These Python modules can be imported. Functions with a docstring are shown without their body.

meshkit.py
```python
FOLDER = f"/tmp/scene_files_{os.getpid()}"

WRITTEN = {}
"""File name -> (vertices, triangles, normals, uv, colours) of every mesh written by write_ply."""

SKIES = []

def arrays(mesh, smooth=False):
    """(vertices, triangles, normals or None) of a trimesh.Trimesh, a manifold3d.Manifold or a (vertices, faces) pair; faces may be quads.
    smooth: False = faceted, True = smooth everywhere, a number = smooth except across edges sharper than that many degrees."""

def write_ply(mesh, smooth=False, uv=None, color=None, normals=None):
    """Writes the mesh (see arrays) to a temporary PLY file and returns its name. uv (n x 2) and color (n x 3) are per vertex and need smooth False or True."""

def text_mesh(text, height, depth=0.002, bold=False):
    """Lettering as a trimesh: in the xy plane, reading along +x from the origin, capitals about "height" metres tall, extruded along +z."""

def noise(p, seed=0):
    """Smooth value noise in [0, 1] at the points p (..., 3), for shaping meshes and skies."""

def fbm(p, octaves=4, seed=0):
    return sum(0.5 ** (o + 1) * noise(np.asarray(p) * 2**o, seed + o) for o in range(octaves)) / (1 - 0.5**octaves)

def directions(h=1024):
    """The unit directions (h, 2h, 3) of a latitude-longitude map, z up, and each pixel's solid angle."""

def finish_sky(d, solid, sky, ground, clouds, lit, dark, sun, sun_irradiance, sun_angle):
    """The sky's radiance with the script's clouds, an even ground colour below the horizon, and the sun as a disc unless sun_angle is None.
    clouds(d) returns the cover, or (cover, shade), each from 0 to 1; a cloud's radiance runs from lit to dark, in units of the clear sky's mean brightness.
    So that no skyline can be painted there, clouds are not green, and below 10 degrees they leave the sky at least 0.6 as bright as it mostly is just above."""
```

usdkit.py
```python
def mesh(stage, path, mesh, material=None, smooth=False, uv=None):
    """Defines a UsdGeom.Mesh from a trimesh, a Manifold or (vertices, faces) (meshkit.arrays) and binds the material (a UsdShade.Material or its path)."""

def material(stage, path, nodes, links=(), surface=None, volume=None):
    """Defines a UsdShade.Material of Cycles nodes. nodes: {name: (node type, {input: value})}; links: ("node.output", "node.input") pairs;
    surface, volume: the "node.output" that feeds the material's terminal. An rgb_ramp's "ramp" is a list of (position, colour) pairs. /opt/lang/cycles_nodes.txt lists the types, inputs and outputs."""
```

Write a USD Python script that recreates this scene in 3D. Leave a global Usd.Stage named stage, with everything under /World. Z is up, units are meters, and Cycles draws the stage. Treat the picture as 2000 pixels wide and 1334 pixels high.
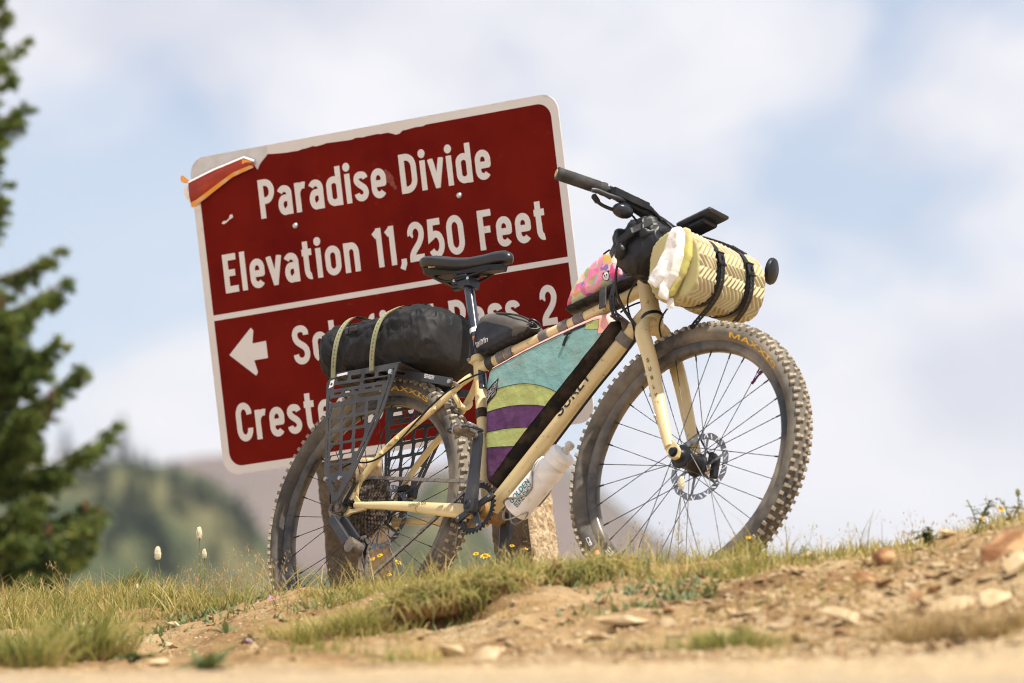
import math, numpy as np, trimesh, shapely, usdkit, meshkit
from shapely import affinity
from shapely.geometry import Polygon, LineString, Point, box as sbox
from shapely.ops import unary_union
from scipy.interpolate import PchipInterpolator
from pxr import Usd, UsdGeom, UsdLux, UsdShade, Gf, Sdf, Vt

stage = Usd.Stage.CreateInMemory()
UsdGeom.SetStageUpAxis(stage, 'Z'); UsdGeom.SetStageMetersPerUnit(stage, 1.0)
UsdGeom.Xform.Define(stage, '/World'); UsdGeom.Scope.Define(stage, '/World/Looks')

# ------------------------------------------------------------------ camera, sky, sun, exposure
PITCH = math.radians(4.5)
EYE = np.array([0, 0, 0.5])
FPX = 11000.0                                     # focal length in pixels of the 2000 pixel wide photograph
FWD = np.array([0, math.cos(PITCH), math.sin(PITCH)]); UP = np.array([0, -math.sin(PITCH), math.cos(PITCH)]); RIGHT = np.array([1.0, 0, 0])
A = np.stack([RIGHT, -UP, FWD], 1)                # camera axes (right, down, forward) to the world


def gf(R, t):
    m = np.eye(4); m[:3, :3] = R; m[:3, 3] = t
    return Gf.Matrix4d(*m.T.ravel().tolist())


cam = UsdGeom.Camera.Define(stage, '/World/camera')
cam.AddTransformOp().Set(gf(np.stack([RIGHT, UP, -FWD], 1), EYE))
cam.CreateHorizontalApertureAttr(36.0); cam.CreateVerticalApertureAttr(24.01)
cam.CreateFocalLengthAttr(36.0 * FPX / 2000); cam.CreateFStopAttr(4.0); cam.CreateFocusDistanceAttr(14.75)
cam.CreateClippingRangeAttr(Gf.Vec2f(0.1, 60000)); cam.CreateExposureAttr(0.62)

SUN_AZ = (0.78, -0.63); SUN_EL = math.radians(66)
SUN = np.array([SUN_AZ[0], SUN_AZ[1], 0]); SUN = SUN / np.linalg.norm(SUN) * math.cos(SUN_EL); SUN[2] = math.sin(SUN_EL)
sun = UsdLux.DistantLight.Define(stage, '/World/sun')
sun.CreateIntensityAttr(1.25); sun.CreateAngleAttr(0.53); sun.CreateColorAttr(Gf.Vec3f(1.0, 0.95, 0.86)); sun.CreateNormalizeAttr(True)
zx = np.cross([0, 0, 1.0], SUN); zx /= np.linalg.norm(zx)
sun.AddTransformOp().Set(gf(np.stack([zx, np.cross(SUN, zx), SUN], 1), [0, 0, 60]))

SKY_STRENGTH, CLOUD = 0.083, (7.25, 7.2, 7.6)
skym = usdkit.material(stage, '/World/Looks/sky_air', {
    'tc': ('texture_coordinate', {}),
    'sky': ('sky_texture', {'sky_type': 'single_scattering', 'sun_disc': False, 'sun_elevation': SUN_EL, 'sun_rotation': math.atan2(SUN[0], SUN[1]), 'altitude': 3400.0, 'air_density': 1.0, 'aerosol_density': 1.0}),
    'map': ('mapping', {'mapping_type': 'point', 'scale': (1.0, 1.0, 1.5), 'location': (2.8245, 8.6279, 8.0699)}),
    'n1': ('noise_texture', {'scale': 11.0, 'detail': 7.0, 'roughness': 0.5, 'distortion': 0.35}),
    'cov': ('map_range', {'range_type': 'smoothstep', 'from_min': 0.41, 'from_max': 0.53, 'to_min': 0.38, 'to_max': 1.0, 'clamp': True}),
    'n2': ('noise_texture', {'scale': 16.0, 'detail': 5.0, 'roughness': 0.5}),
    'tone': ('rgb_ramp', {'ramp': [(0.0, (5.5, 5.65, 6.4)), (0.34, (5.9, 6.0, 6.7)), (0.50, CLOUD), (0.66, (7.95, 7.8, 8.05)), (1.0, (8.5, 8.3, 8.4))]}),
    'mix': ('mix_color', {'use_clamp': False, 'use_clamp_result': False}),
    'bg': ('background_shader', {'strength': SKY_STRENGTH})},
    [('tc.generated', 'map.vector'), ('map.vector', 'n1.vector'), ('map.vector', 'n2.vector'), ('n1.fac', 'cov.value'), ('n2.fac', 'tone.fac'),
     ('cov.result', 'mix.fac'), ('sky.color', 'mix.a'), ('tone.color', 'mix.b'), ('mix.result', 'bg.color')], surface='bg.background')
dome = UsdLux.DomeLight.Define(stage, '/World/sky')
UsdShade.MaterialBindingAPI.Apply(dome.GetPrim()).Bind(skym)
for k, v in (('kind', 'structure'), ('label', 'pale blue summer sky filled with soft white clouds'), ('category', 'sky')):
    dome.GetPrim().SetCustomDataByKey(k, v)

# ------------------------------------------------------------------ helpers
USED = {}
rng = np.random.default_rng(7)


def path(name, parent=None):
    base = f'{parent.GetPath() if parent else "/World"}/{name}'
    k = USED.get(base, -1) + 1; USED[base] = k
    return base if k == 0 else f'{base}_{k:03d}'


def tag(o, label=None, cat=None, group=None, kind=None):
    p = o.GetPrim() if hasattr(o, 'GetPrim') else o
    for k, v in (('label', label), ('category', cat), ('group', group), ('kind', kind)):
        if v:
            p.SetCustomDataByKey(k, v)
    return p


def thing(name, label, cat, R=np.eye(3), t=(0, 0, 0), group=None, parent=None):
    x = UsdGeom.Xform.Define(stage, path(name, parent)); x.AddTransformOp().Set(gf(R, t))
    return tag(x, label, cat, group)


def group_part(name, parent):
    return UsdGeom.Xform.Define(stage, path(name, parent)).GetPrim()


TONED = set()


def add_tone(m, mesh):
    """a number from 0 to 1 for every loose piece of the mesh (blade, leaf, knob), a little higher towards its tip"""
    from scipy.sparse import coo_matrix
    from scipy.sparse.csgraph import connected_components
    v = np.array(m.GetPointsAttr().Get(), np.float32); f = np.array(m.GetFaceVertexIndicesAttr().Get()).reshape(-1, 3); n = len(v)
    g = coo_matrix((np.ones(2 * len(f)), (np.r_[f[:, 0], f[:, 1]], np.r_[f[:, 1], f[:, 2]])), shape=(n, n)); k, lab = connected_components(g, False)
    r = np.random.default_rng(n); one = r.random(k); z0 = np.full(k, 1e9); z1 = np.full(k, -1e9); np.minimum.at(z0, lab, v[:, 2]); np.maximum.at(z1, lab, v[:, 2])
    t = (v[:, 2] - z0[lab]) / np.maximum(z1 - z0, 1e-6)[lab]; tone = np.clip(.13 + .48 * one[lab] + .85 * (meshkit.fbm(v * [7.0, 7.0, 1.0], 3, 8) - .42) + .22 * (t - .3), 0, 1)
    UsdGeom.PrimvarsAPI(m).CreatePrimvar('tone', Sdf.ValueTypeNames.FloatArray, 'vertex').Set(Vt.FloatArray.FromNumpy(tone.astype(np.float32)))


def obj(name, mesh, material, parent=None, smooth=40, label=None, **kw):
    m = usdkit.mesh(stage, path(name, parent), mesh, material, smooth)
    if str(material.GetPath()) in TONED:
        add_tone(m, mesh)
    if label or kw:
        tag(m, label, **kw)
    return m.GetPrim()


def cat(ms):
    return trimesh.util.concatenate([m for m in ms if m is not None])


def frames(P):
    P = np.asarray(P, float); T = np.gradient(P, axis=0); T /= np.linalg.norm(T, axis=1, keepdims=True) + 1e-12
    a = np.cross(T[0], [0, 0, 1.0] if abs(T[0][2]) < 0.9 else [1.0, 0, 0]); a /= np.linalg.norm(a); U = [a]
    for i in range(1, len(P)):
        a = a - T[i] * (a @ T[i]); a = a / np.linalg.norm(a); U.append(a)
    U = np.array(U)
    return P, T, U, np.cross(T, U)


def tube(P, r, n=14, caps=True):
    """swept tube; r may be one number or one per point"""
    P, T, U, V = frames(P); r = np.broadcast_to(np.asarray(r, float), (len(P),))
    a = np.arange(n) * 2 * np.pi / n
    v = P[:, None] + r[:, None, None] * (np.cos(a)[None, :, None] * U[:, None] + np.sin(a)[None, :, None] * V[:, None])
    return loft(v, caps)


def loft(v, caps=True, closed=False):
    """rings v (m, n, 3) joined into one skin"""
    m, n = v.shape[:2]; i, j = np.meshgrid(np.arange(m - (not closed)), np.arange(n), indexing='ij'); i2 = (i + 1) % m; j2 = (j + 1) % n
    q = np.stack([i * n + j, i * n + j2, i2 * n + j2, i2 * n + j], -1).reshape(-1, 4)
    f = np.vstack([q[:, [0, 1, 2]], q[:, [0, 2, 3]]]); vv = v.reshape(-1, 3)
    if caps and not closed:
        c = len(vv); vv = np.vstack([vv, v[0].mean(0), v[-1].mean(0)]); k = np.arange(n); k2 = (k + 1) % n
        f = np.vstack([f, np.stack([np.full(n, c), k2, k], 1), np.stack([np.full(n, c + 1), (m - 1) * n + k, (m - 1) * n + k2], 1)])
    return trimesh.Trimesh(vv, f, process=False)


def spline(P, n=24):
    P = np.asarray(P, float); s = np.r_[0, np.cumsum(np.linalg.norm(np.diff(P, axis=0), axis=1))]
    from scipy.interpolate import CubicSpline
    return CubicSpline(s, P)(np.linspace(0, s[-1], n))


def lathe(prof, n=48, axis='y', closed=False):
    """prof: (radius, along) pairs turned about the axis through the origin"""
    prof = np.asarray(prof, float); a = np.arange(n) * 2 * np.pi / n
    r, h = prof[:, 0], prof[:, 1]
    v = np.zeros((len(prof), n, 3))
    c, s_ = np.cos(a), np.sin(a)
    if axis == 'y':
        v[..., 0] = r[:, None] * s_; v[..., 2] = r[:, None] * c; v[..., 1] = h[:, None]
    else:
        v[..., 0] = r[:, None] * c; v[..., 1] = r[:, None] * s_; v[..., 2] = h[:, None]
    m = loft(v, caps=not closed, closed=closed)
    m.fix_normals() if False else None
    return m


def bx(size, at=(0, 0, 0), R=None, bevel=0.0):
    size = np.asarray(size, float)
    if bevel:
        h = size / 2; b = min(bevel, h.min() * 0.9); pts = []
        for sx in (-1, 1):
            for sy in (-1, 1):
                for sz in (-1, 1):
                    s = np.array([sx, sy, sz])
                    for k in range(3):
                        q = h - b; q[k] = h[k]; pts.append(s * q)
        m = trimesh.convex.convex_hull(np.array(pts))
    else:
        m = trimesh.creation.box(size)
    if R is not None:
        m.vertices = m.vertices @ np.asarray(R).T
    m.apply_translation(at); return m


def bar(a, b, w, h, side=(0, 1, 0), bevel=0.002):
    """a box from a to b, w wide along side and h tall"""
    a, b = np.asarray(a, float), np.asarray(b, float); d = b - a; L = np.linalg.norm(d); d /= L
    y = np.asarray(side, float); y = y - d * (y @ d); y /= np.linalg.norm(y)
    return bx((L, w, h), (a + b) / 2, np.stack([d, y, np.cross(d, y)], 1), bevel)


def hull(pts):
    return trimesh.convex.convex_hull(np.asarray(pts, float))


def prism(poly, depth, plane='xz', at=0.0):
    """extrude a shapely polygon; plane xz: depth goes along y from at"""
    ms = []
    for g in getattr(poly, 'geoms', [poly]):
        if g.is_empty or g.geom_type != 'Polygon':
            continue
        m = trimesh.creation.extrude_polygon(g, depth, engine='earcut')
        if plane == 'xz':
            v = m.vertices.copy(); m.vertices = np.stack([v[:, 0], at + v[:, 2], v[:, 1]], 1); m.invert()
        else:
            m.apply_translation((0, 0, at))
        ms.append(m)
    return cat(ms)


def sheet(poly, cell):
    """cuts a polygon into small cells so that it can be bent: (n, 2) points and triangles"""
    x0, y0, x1, y1 = poly.bounds
    xs = np.arange(math.floor(x0 / cell), math.ceil(x1 / cell)) * cell; ys = np.arange(math.floor(y0 / cell), math.ceil(y1 / cell)) * cell
    X, Y = np.meshgrid(xs, ys); X, Y = X.ravel(), Y.ravel()
    cells = shapely.box(X, Y, X + cell, Y + cell); shapely.prepare(poly)
    inside = shapely.contains(poly, cells); touch = shapely.intersects(poly, cells) & ~inside
    V, F, n = [], [], 0
    for x, y in zip(X[inside], Y[inside]):
        V.append([(x, y), (x + cell, y), (x + cell, y + cell), (x, y + cell)]); F.append([(n, n + 1, n + 2), (n, n + 2, n + 3)]); n += 4
    for c in cells[touch]:
        g = shapely.intersection(poly, c)
        for p in getattr(g, 'geoms', [g]):
            if p.geom_type != 'Polygon' or p.area < 1e-12:
                continue
            v, f = trimesh.creation.triangulate_polygon(p, engine='earcut')
            V.append(np.asarray(v)[:, :2]); F.append(np.asarray(f) + n); n += len(v)
    V = np.vstack(V); F = np.vstack(F)
    key = np.round(V / 1e-6).astype(np.int64); _, first, inv = np.unique(key, axis=0, return_index=True, return_inverse=True)
    F = inv.ravel()[F]; F = F[(F[:, 0] != F[:, 1]) & (F[:, 1] != F[:, 2]) & (F[:, 0] != F[:, 2])]
    return V[first], F


def bend(poly, cell, fn):
    v, f = sheet(poly, cell)
    return trimesh.Trimesh(fn(v), f, process=False)


def pillow_depth(poly, xz, hw, edge):
    d = shapely.distance(poly.exterior, shapely.points(xz)); k = np.clip(d / edge, 0, 1)
    return hw * np.sqrt(np.clip(1 - (1 - k) ** 2, 0, 1))


def pillow(poly, hw, edge, cell=0.006, wr=0.0, seed=0, y0=0.0):
    """a soft bag: outline in the xz plane, rounded to half width hw"""
    v, f = sheet(poly, cell); d = pillow_depth(poly, v, hw, edge)
    w = wr * (meshkit.fbm(np.c_[v * 28, np.zeros(len(v)) + seed], 3) - 0.5) * (d / hw)
    a = np.stack([v[:, 0], y0 - d - w, v[:, 1]], 1); b = np.stack([v[:, 0], y0 + d + w, v[:, 1]], 1)
    m = trimesh.Trimesh(np.vstack([a, b]), np.vstack([f, f[:, ::-1] + len(a)]), process=False); m.merge_vertices(digits_vertex=6)
    return m


def text_poly(text, height, bold=True):
    m = meshkit.text_mesh(text, height, 0.001, bold)
    top = m.vertices[:, 2] > 0.0005; fs = m.faces[top[m.faces].all(1)]
    return unary_union([Polygon(m.vertices[f][:, :2]).buffer(1e-6) for f in fs])


# ------------------------------------------------------------------ materials
def pm(name, col, rough=0.5, col2=None, scale=8.0, lo=0.4, hi=0.6, bump=0.0, bscale=60.0, bdist=0.002, spec=0.5, metallic=0.0, detail=5.0, col3=None, scale3=3.0, lo3=0.5, hi3=0.7, sheen=0.0, island=0.0, coat=0.0):
    """a principled surface; col2 and col3 come in where noise says (dirt, dust, fading); island varies its brightness from piece to piece"""
    n = {'tc': ('texture_coordinate', {}), 'p': ('principled_bsdf', {'roughness': rough, 'specular_ior_level': spec, 'metallic': metallic, 'base_color': col, 'sheen_weight': sheen, 'coat_weight': coat, 'coat_roughness': 0.15})}
    l, src = [], None
    if col2 is not None:
        n['n2'] = ('noise_texture', {'scale': scale, 'detail': detail, 'roughness': 0.6}); n['r2'] = ('map_range', {'from_min': lo, 'from_max': hi, 'clamp': True}); n['m2'] = ('mix_color', {'a': col, 'b': col2})
        l += [('tc.object', 'n2.vector'), ('n2.fac', 'r2.value'), ('r2.result', 'm2.fac')]; src = 'm2.result'
    if col3 is not None:
        n['n3'] = ('noise_texture', {'scale': scale3, 'detail': 6.0, 'roughness': 0.65}); n['r3'] = ('map_range', {'from_min': lo3, 'from_max': hi3, 'clamp': True}); n['m3'] = ('mix_color', {'a': col, 'b': col3})
        l += [('tc.object', 'n3.vector'), ('n3.fac', 'r3.value'), ('r3.result', 'm3.fac')]
        if src:
            l.append((src, 'm3.a'))
        src = 'm3.result'
    if island:
        TONED.add('/World/Looks/' + name); n['g'] = ('attribute', {'attribute': 'tone'}); n['mi'] = ('map_range', {'to_min': 1 - island, 'to_max': 1 + island}); n['hv'] = ('hsv', {'color': col})
        l += [('g.fac', 'mi.value'), ('mi.result', 'hv.value')]
        if src:
            l.append((src, 'hv.color'))
        src = 'hv.color'
    if src:
        l.append((src, 'p.base_color'))
    if bump:
        n['nb'] = ('noise_texture', {'scale': bscale, 'detail': 4.0, 'roughness': 0.6}); n['b'] = ('bump', {'strength': bump, 'distance': bdist})
        l += [('tc.object', 'nb.vector'), ('nb.fac', 'b.height'), ('b.normal', 'p.normal')]
    return usdkit.material(stage, '/World/Looks/' + name, n, l, surface='p.BSDF')


def leafm(name, stops, rough=0.55, trans=0.35):
    """thin leaves: colour from piece to piece along the stops, some light passing through"""
    TONED.add('/World/Looks/' + name)
    n = {'g': ('attribute', {'attribute': 'tone'}), 'r': ('rgb_ramp', {'ramp': stops}), 'p': ('principled_bsdf', {'roughness': rough, 'specular_ior_level': 0.3}), 't': ('translucent_bsdf', {}), 'm': ('mix_closure', {'fac': trans})}
    return usdkit.material(stage, '/World/Looks/' + name, n, [('g.fac', 'r.fac'), ('r.color', 'p.base_color'), ('r.color', 't.color'), ('p.BSDF', 'm.closure1'), ('t.BSDF', 'm.closure2')], surface='m.closure')


DUST = (0.42, 0.34, 0.24)
M = dict(
    cream=pm('cream_paint', (0.69, 0.55, 0.285), 0.32, (0.56, 0.43, 0.215), 5, 0.42, 0.75, col3=(0.27, 0.18, 0.09), scale3=38, lo3=0.615, hi3=0.70, bump=0.04, bscale=140, coat=0.12),
    black=pm('black_metal', (0.008, 0.0085, 0.011), 0.36, (0.04, 0.034, 0.028), 14, 0.52, 0.8, bump=0.05, bscale=200, spec=0.35),
    slate=pm('slate_metal', (0.022, 0.024, 0.031), 0.40, (0.075, 0.066, 0.056), 12, 0.48, 0.8, bump=0.05, bscale=180),
    rackm=pm('rack_metal', (0.030, 0.031, 0.036), 0.45, (0.085, 0.075, 0.065), 9, 0.42, 0.85, bump=0.06, bscale=200),
    rubber=pm('dusty_rubber', (0.034, 0.034, 0.036), 0.85, (0.165, 0.145, 0.118), 6, 0.36, 0.70, bump=0.25, bscale=90, col3=(0.31, 0.265, 0.205), scale3=2.6, lo3=0.45, hi3=0.68, spec=0.15),
    knob=pm('dusty_tread', (0.27, 0.235, 0.18), 0.9, (0.38, 0.33, 0.255), 12, 0.35, 0.7, bump=0.4, bscale=120, spec=0.15, island=0.12),
    rim=pm('rim_metal', (0.014, 0.015, 0.019), 0.3, (0.24, 0.20, 0.15), 5, 0.40, 0.66, bump=0.05),
    spoke=pm('spoke_steel', (0.03, 0.03, 0.033), 0.4, (0.10, 0.085, 0.07), 20, 0.5, 0.8, metallic=0.3),
    steel=pm('worn_steel', (0.42, 0.41, 0.40), 0.35, (0.16, 0.13, 0.10), 40, 0.45, 0.75, metallic=0.8),
    rotor=pm('rotor_steel', (0.24, 0.26, 0.30), 0.35, (0.30, 0.24, 0.17), 20, 0.55, 0.8, metallic=0.6),
    grime=pm('grimy_steel', (0.035, 0.03, 0.027), 0.55, (0.26, 0.19, 0.13), 70, 0.42, 0.70, bump=0.9, bscale=160, bdist=0.004, metallic=0.2),
    chain=pm('dusty_chain', (0.20, 0.18, 0.16), 0.45, (0.36, 0.31, 0.25), 60, 0.4, 0.8, metallic=0.5),
    derail=pm('derailleur_alloy', (0.07, 0.065, 0.062), 0.4, (0.20, 0.155, 0.11), 30, 0.42, 0.65, bump=0.2, bscale=120),
    saddle=pm('saddle_cover', (0.010, 0.010, 0.012), 0.35, (0.016, 0.016, 0.018), 10, bump=0.12, bscale=600, bdist=0.0006),
    grip=pm('grip_rubber', (0.018, 0.0175, 0.018), 0.75, (0.085, 0.075, 0.063), 22, 0.42, 0.78, bump=0.5, bscale=240),
    wood_end=pm('grip_end', (0.55, 0.38, 0.20), 0.6, (0.4, 0.26, 0.13), 60),
    cordura=pm('black_fabric', (0.011, 0.011, 0.012), 0.62, (0.034, 0.032, 0.031), 7, 0.45, 0.75, bump=0.35, bscale=300, bdist=0.001, spec=0.22),
    nylon=pm('black_nylon', (0.008, 0.008, 0.0095), 0.42, (0.026, 0.024, 0.024), 7, 0.5, 0.8, bump=0.2, bscale=60, bdist=0.003, spec=0.32),
    greyfab=pm('grey_fabric', (0.085, 0.08, 0.075), 0.85, (0.14, 0.125, 0.11), 9, 0.4, 0.7, spec=0.15, bump=0.3, bscale=400, bdist=0.0008),
    navyfab=pm('dark_slate_fabric', (0.026, 0.029, 0.040), 0.75, (0.045, 0.046, 0.055), 10, spec=0.15, bump=0.2, bscale=400, bdist=0.0006),
    webbing=pm('grey_webbing', (0.13, 0.12, 0.115), 0.85, (0.20, 0.18, 0.16), 30, bump=0.3, bscale=500, bdist=0.0006),
    blackweb=pm('black_webbing', (0.02, 0.02, 0.022), 0.6, (0.05, 0.045, 0.04), 30, bump=0.2, bscale=400),
    teal=pm('teal_canvas', (0.165, 0.325, 0.315), 0.9, (0.235, 0.385, 0.365), 7, 0.4, 0.7, spec=0.15, col3=(0.22, 0.26, 0.23), scale3=18, lo3=0.52, hi3=0.8, bump=0.35, bscale=38, bdist=0.008),
    lime=pm('lime_canvas', (0.37, 0.415, 0.15), 0.9, (0.32, 0.30, 0.105), 9, 0.46, 0.75, spec=0.15, bump=0.35, bscale=38, bdist=0.008, col3=(0.30, 0.27, 0.12), scale3=14, lo3=0.56, hi3=0.8),
    purple=pm('purple_canvas', (0.095, 0.036, 0.104), 0.9, (0.135, 0.065, 0.125), 9, 0.45, 0.75, spec=0.15, col3=(0.05, 0.022, 0.04), scale3=14, lo3=0.5, hi3=0.7, bump=0.35, bscale=38, bdist=0.008),
    pink=pm('pink_canvas', (0.80, 0.36, 0.31), 0.85, (0.7, 0.42, 0.36), 12, bump=0.2, bscale=500, bdist=0.0007),
    dirtyblack=pm('dirty_black_fabric', (0.014, 0.012, 0.0105), 0.9, (0.085, 0.06, 0.042), 16, 0.47, 0.8, spec=0.15, bump=0.35, bscale=300, bdist=0.001),
    olive=pm('olive_rubber', (0.23, 0.24, 0.115), 0.55, (0.30, 0.29, 0.16), 14, bump=0.1),
    bottle=pm('white_plastic', (0.82, 0.805, 0.78), 0.42, (0.74, 0.70, 0.64), 10, 0.45, 0.75, col3=(0.36, 0.29, 0.21), scale3=18, lo3=0.58, hi3=0.80),
    clear=pm('clear_plastic', (0.62, 0.58, 0.54), 0.2, (0.4, 0.36, 0.31), 40),
    tealink=pm('teal_ink', (0.005, 0.14, 0.16), 0.5),
    yellowink=pm('yellow_ink', (0.86, 0.47, 0.012), 0.6, (0.55, 0.33, 0.06), 30),
    whiteink=pm('white_ink', (0.75, 0.74, 0.72), 0.5),
    orangeink=pm('orange_ink', (0.75, 0.22, 0.06), 0.5, (0.7, 0.45, 0.3), 60),
    blackink=pm('black_ink', (0.012, 0.012, 0.014), 0.5, (0.5, 0.39, 0.19), 75, 0.60, 0.66),
    whitefilm=pm('white_film', (0.78, 0.76, 0.74), 0.35, (0.62, 0.56, 0.48), 14, 0.5, 0.75, bump=0.35, bscale=50, bdist=0.006),
    violet=pm('violet_metal', (0.10, 0.015, 0.11), 0.4, metallic=0.4),
    signred=pm('red_brown_sheeting', (0.158, 0.0072, 0.0018), 0.36, (0.112, 0.0026, 0.0009), 5, 0.35, 0.66, col3=(0.215, 0.035, 0.018), scale3=24, lo3=0.635, hi3=0.80, spec=0.05),
    signwhite=pm('white_sheeting', (0.66, 0.64, 0.625), 0.42, (0.60, 0.57, 0.54), 5, 0.4, 0.75, col3=(0.36, 0.28, 0.20), scale3=22, lo3=0.64, hi3=0.8),
    signback=pm('bare_sign_face', (0.60, 0.60, 0.60), 0.4, (0.50, 0.49, 0.48), 12, bump=0.15, bscale=40),
    flap=pm('orange_red_flap', (0.34, 0.026, 0.005), 0.4, (0.20, 0.008, 0.003), 12, 0.4, 0.65, bump=0.3, bscale=30, bdist=0.008),
    flapedge=pm('orange_film_edge', (0.66, 0.26, 0.03), 0.35, (0.6, 0.42, 0.25), 30, 0.45, 0.7),
    zinc=pm('zinc_bolt', (0.55, 0.58, 0.62), 0.3, metallic=0.9),
    stem_green=pm('plant_stem', (0.16, 0.17, 0.05), 0.7),
)
TCW = ('texture_coordinate', {})
M['print'] = usdkit.material(stage, '/World/Looks/bright_print', {
    'tc': TCW, 'w': ('noise_texture', {'scale': 30.0, 'detail': 3.0}), 'sc': ('vector_math', {'math_type': 'scale', 'scale': 0.030}), 'ad': ('vector_math', {'math_type': 'add'}),
    'v': ('voronoi_texture', {'scale': 44.0, 'feature': 'f1'}), 's': ('separate_color', {}), 'v2': ('voronoi_texture', {'scale': 36.0, 'feature': 'smooth_f1', 'smoothness': 0.35}), 's2': ('separate_color', {}),
    'r1': ('rgb_ramp', {'interpolate': True, 'ramp': [(0.0, (0.04, 0.06, 0.42)), (0.14, (0.28, 0.04, 0.36)), (0.24, (0.66, 0.05, 0.28)), (0.34, (0.70, 0.25, 0.36)), (0.42, (0.66, 0.62, 0.48)), (0.50, (0.66, 0.42, 0.03)), (0.58, (0.68, 0.10, 0.03)), (0.66, (0.20, 0.34, 0.07)), (0.76, (0.38, 0.50, 0.22)), (0.84, (0.60, 0.60, 0.56)), (0.91, (0.62, 0.04, 0.16)), (1.0, (0.10, 0.32, 0.62))]}),
    'r2': ('rgb_ramp', {'ramp': [(0.2, (0.85, 0.25, 0.50)), (0.4, (0.88, 0.82, 0.66)), (0.55, (0.48, 0.64, 0.20)), (0.7, (0.86, 0.80, 0.78)), (0.85, (0.85, 0.45, 0.12))]}),
    'm': ('mix_color', {'fac': 0.20}), 'p': ('principled_bsdf', {'roughness': 0.85, 'specular_ior_level': 0.2})},
    [('tc.object', 'w.vector'), ('w.color', 'sc.vector1'), ('sc.vector', 'ad.vector1'), ('tc.object', 'ad.vector2'), ('ad.vector', 'v.vector'), ('ad.vector', 'v2.vector'), ('v.color', 's.color'), ('v2.color', 's2.color'), ('s.r', 'r1.fac'), ('s2.g', 'r2.fac'),
     ('r1.color', 'm.a'), ('r2.color', 'm.b'), ('m.result', 'p.base_color')], surface='p.BSDF')
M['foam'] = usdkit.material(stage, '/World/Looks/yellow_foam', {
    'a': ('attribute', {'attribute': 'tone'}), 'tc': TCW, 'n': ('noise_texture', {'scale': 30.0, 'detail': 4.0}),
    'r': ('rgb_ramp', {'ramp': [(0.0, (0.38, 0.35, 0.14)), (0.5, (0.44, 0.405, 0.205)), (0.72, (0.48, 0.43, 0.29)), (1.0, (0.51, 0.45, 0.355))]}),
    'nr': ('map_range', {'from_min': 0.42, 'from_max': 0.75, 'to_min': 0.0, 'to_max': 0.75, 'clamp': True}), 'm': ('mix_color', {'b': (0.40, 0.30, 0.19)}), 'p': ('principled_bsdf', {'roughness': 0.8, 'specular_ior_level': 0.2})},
    [('a.fac', 'r.fac'), ('tc.object', 'n.vector'), ('n.fac', 'nr.value'), ('nr.result', 'm.fac'), ('r.color', 'm.a'), ('m.result', 'p.base_color')], surface='p.BSDF')
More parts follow.
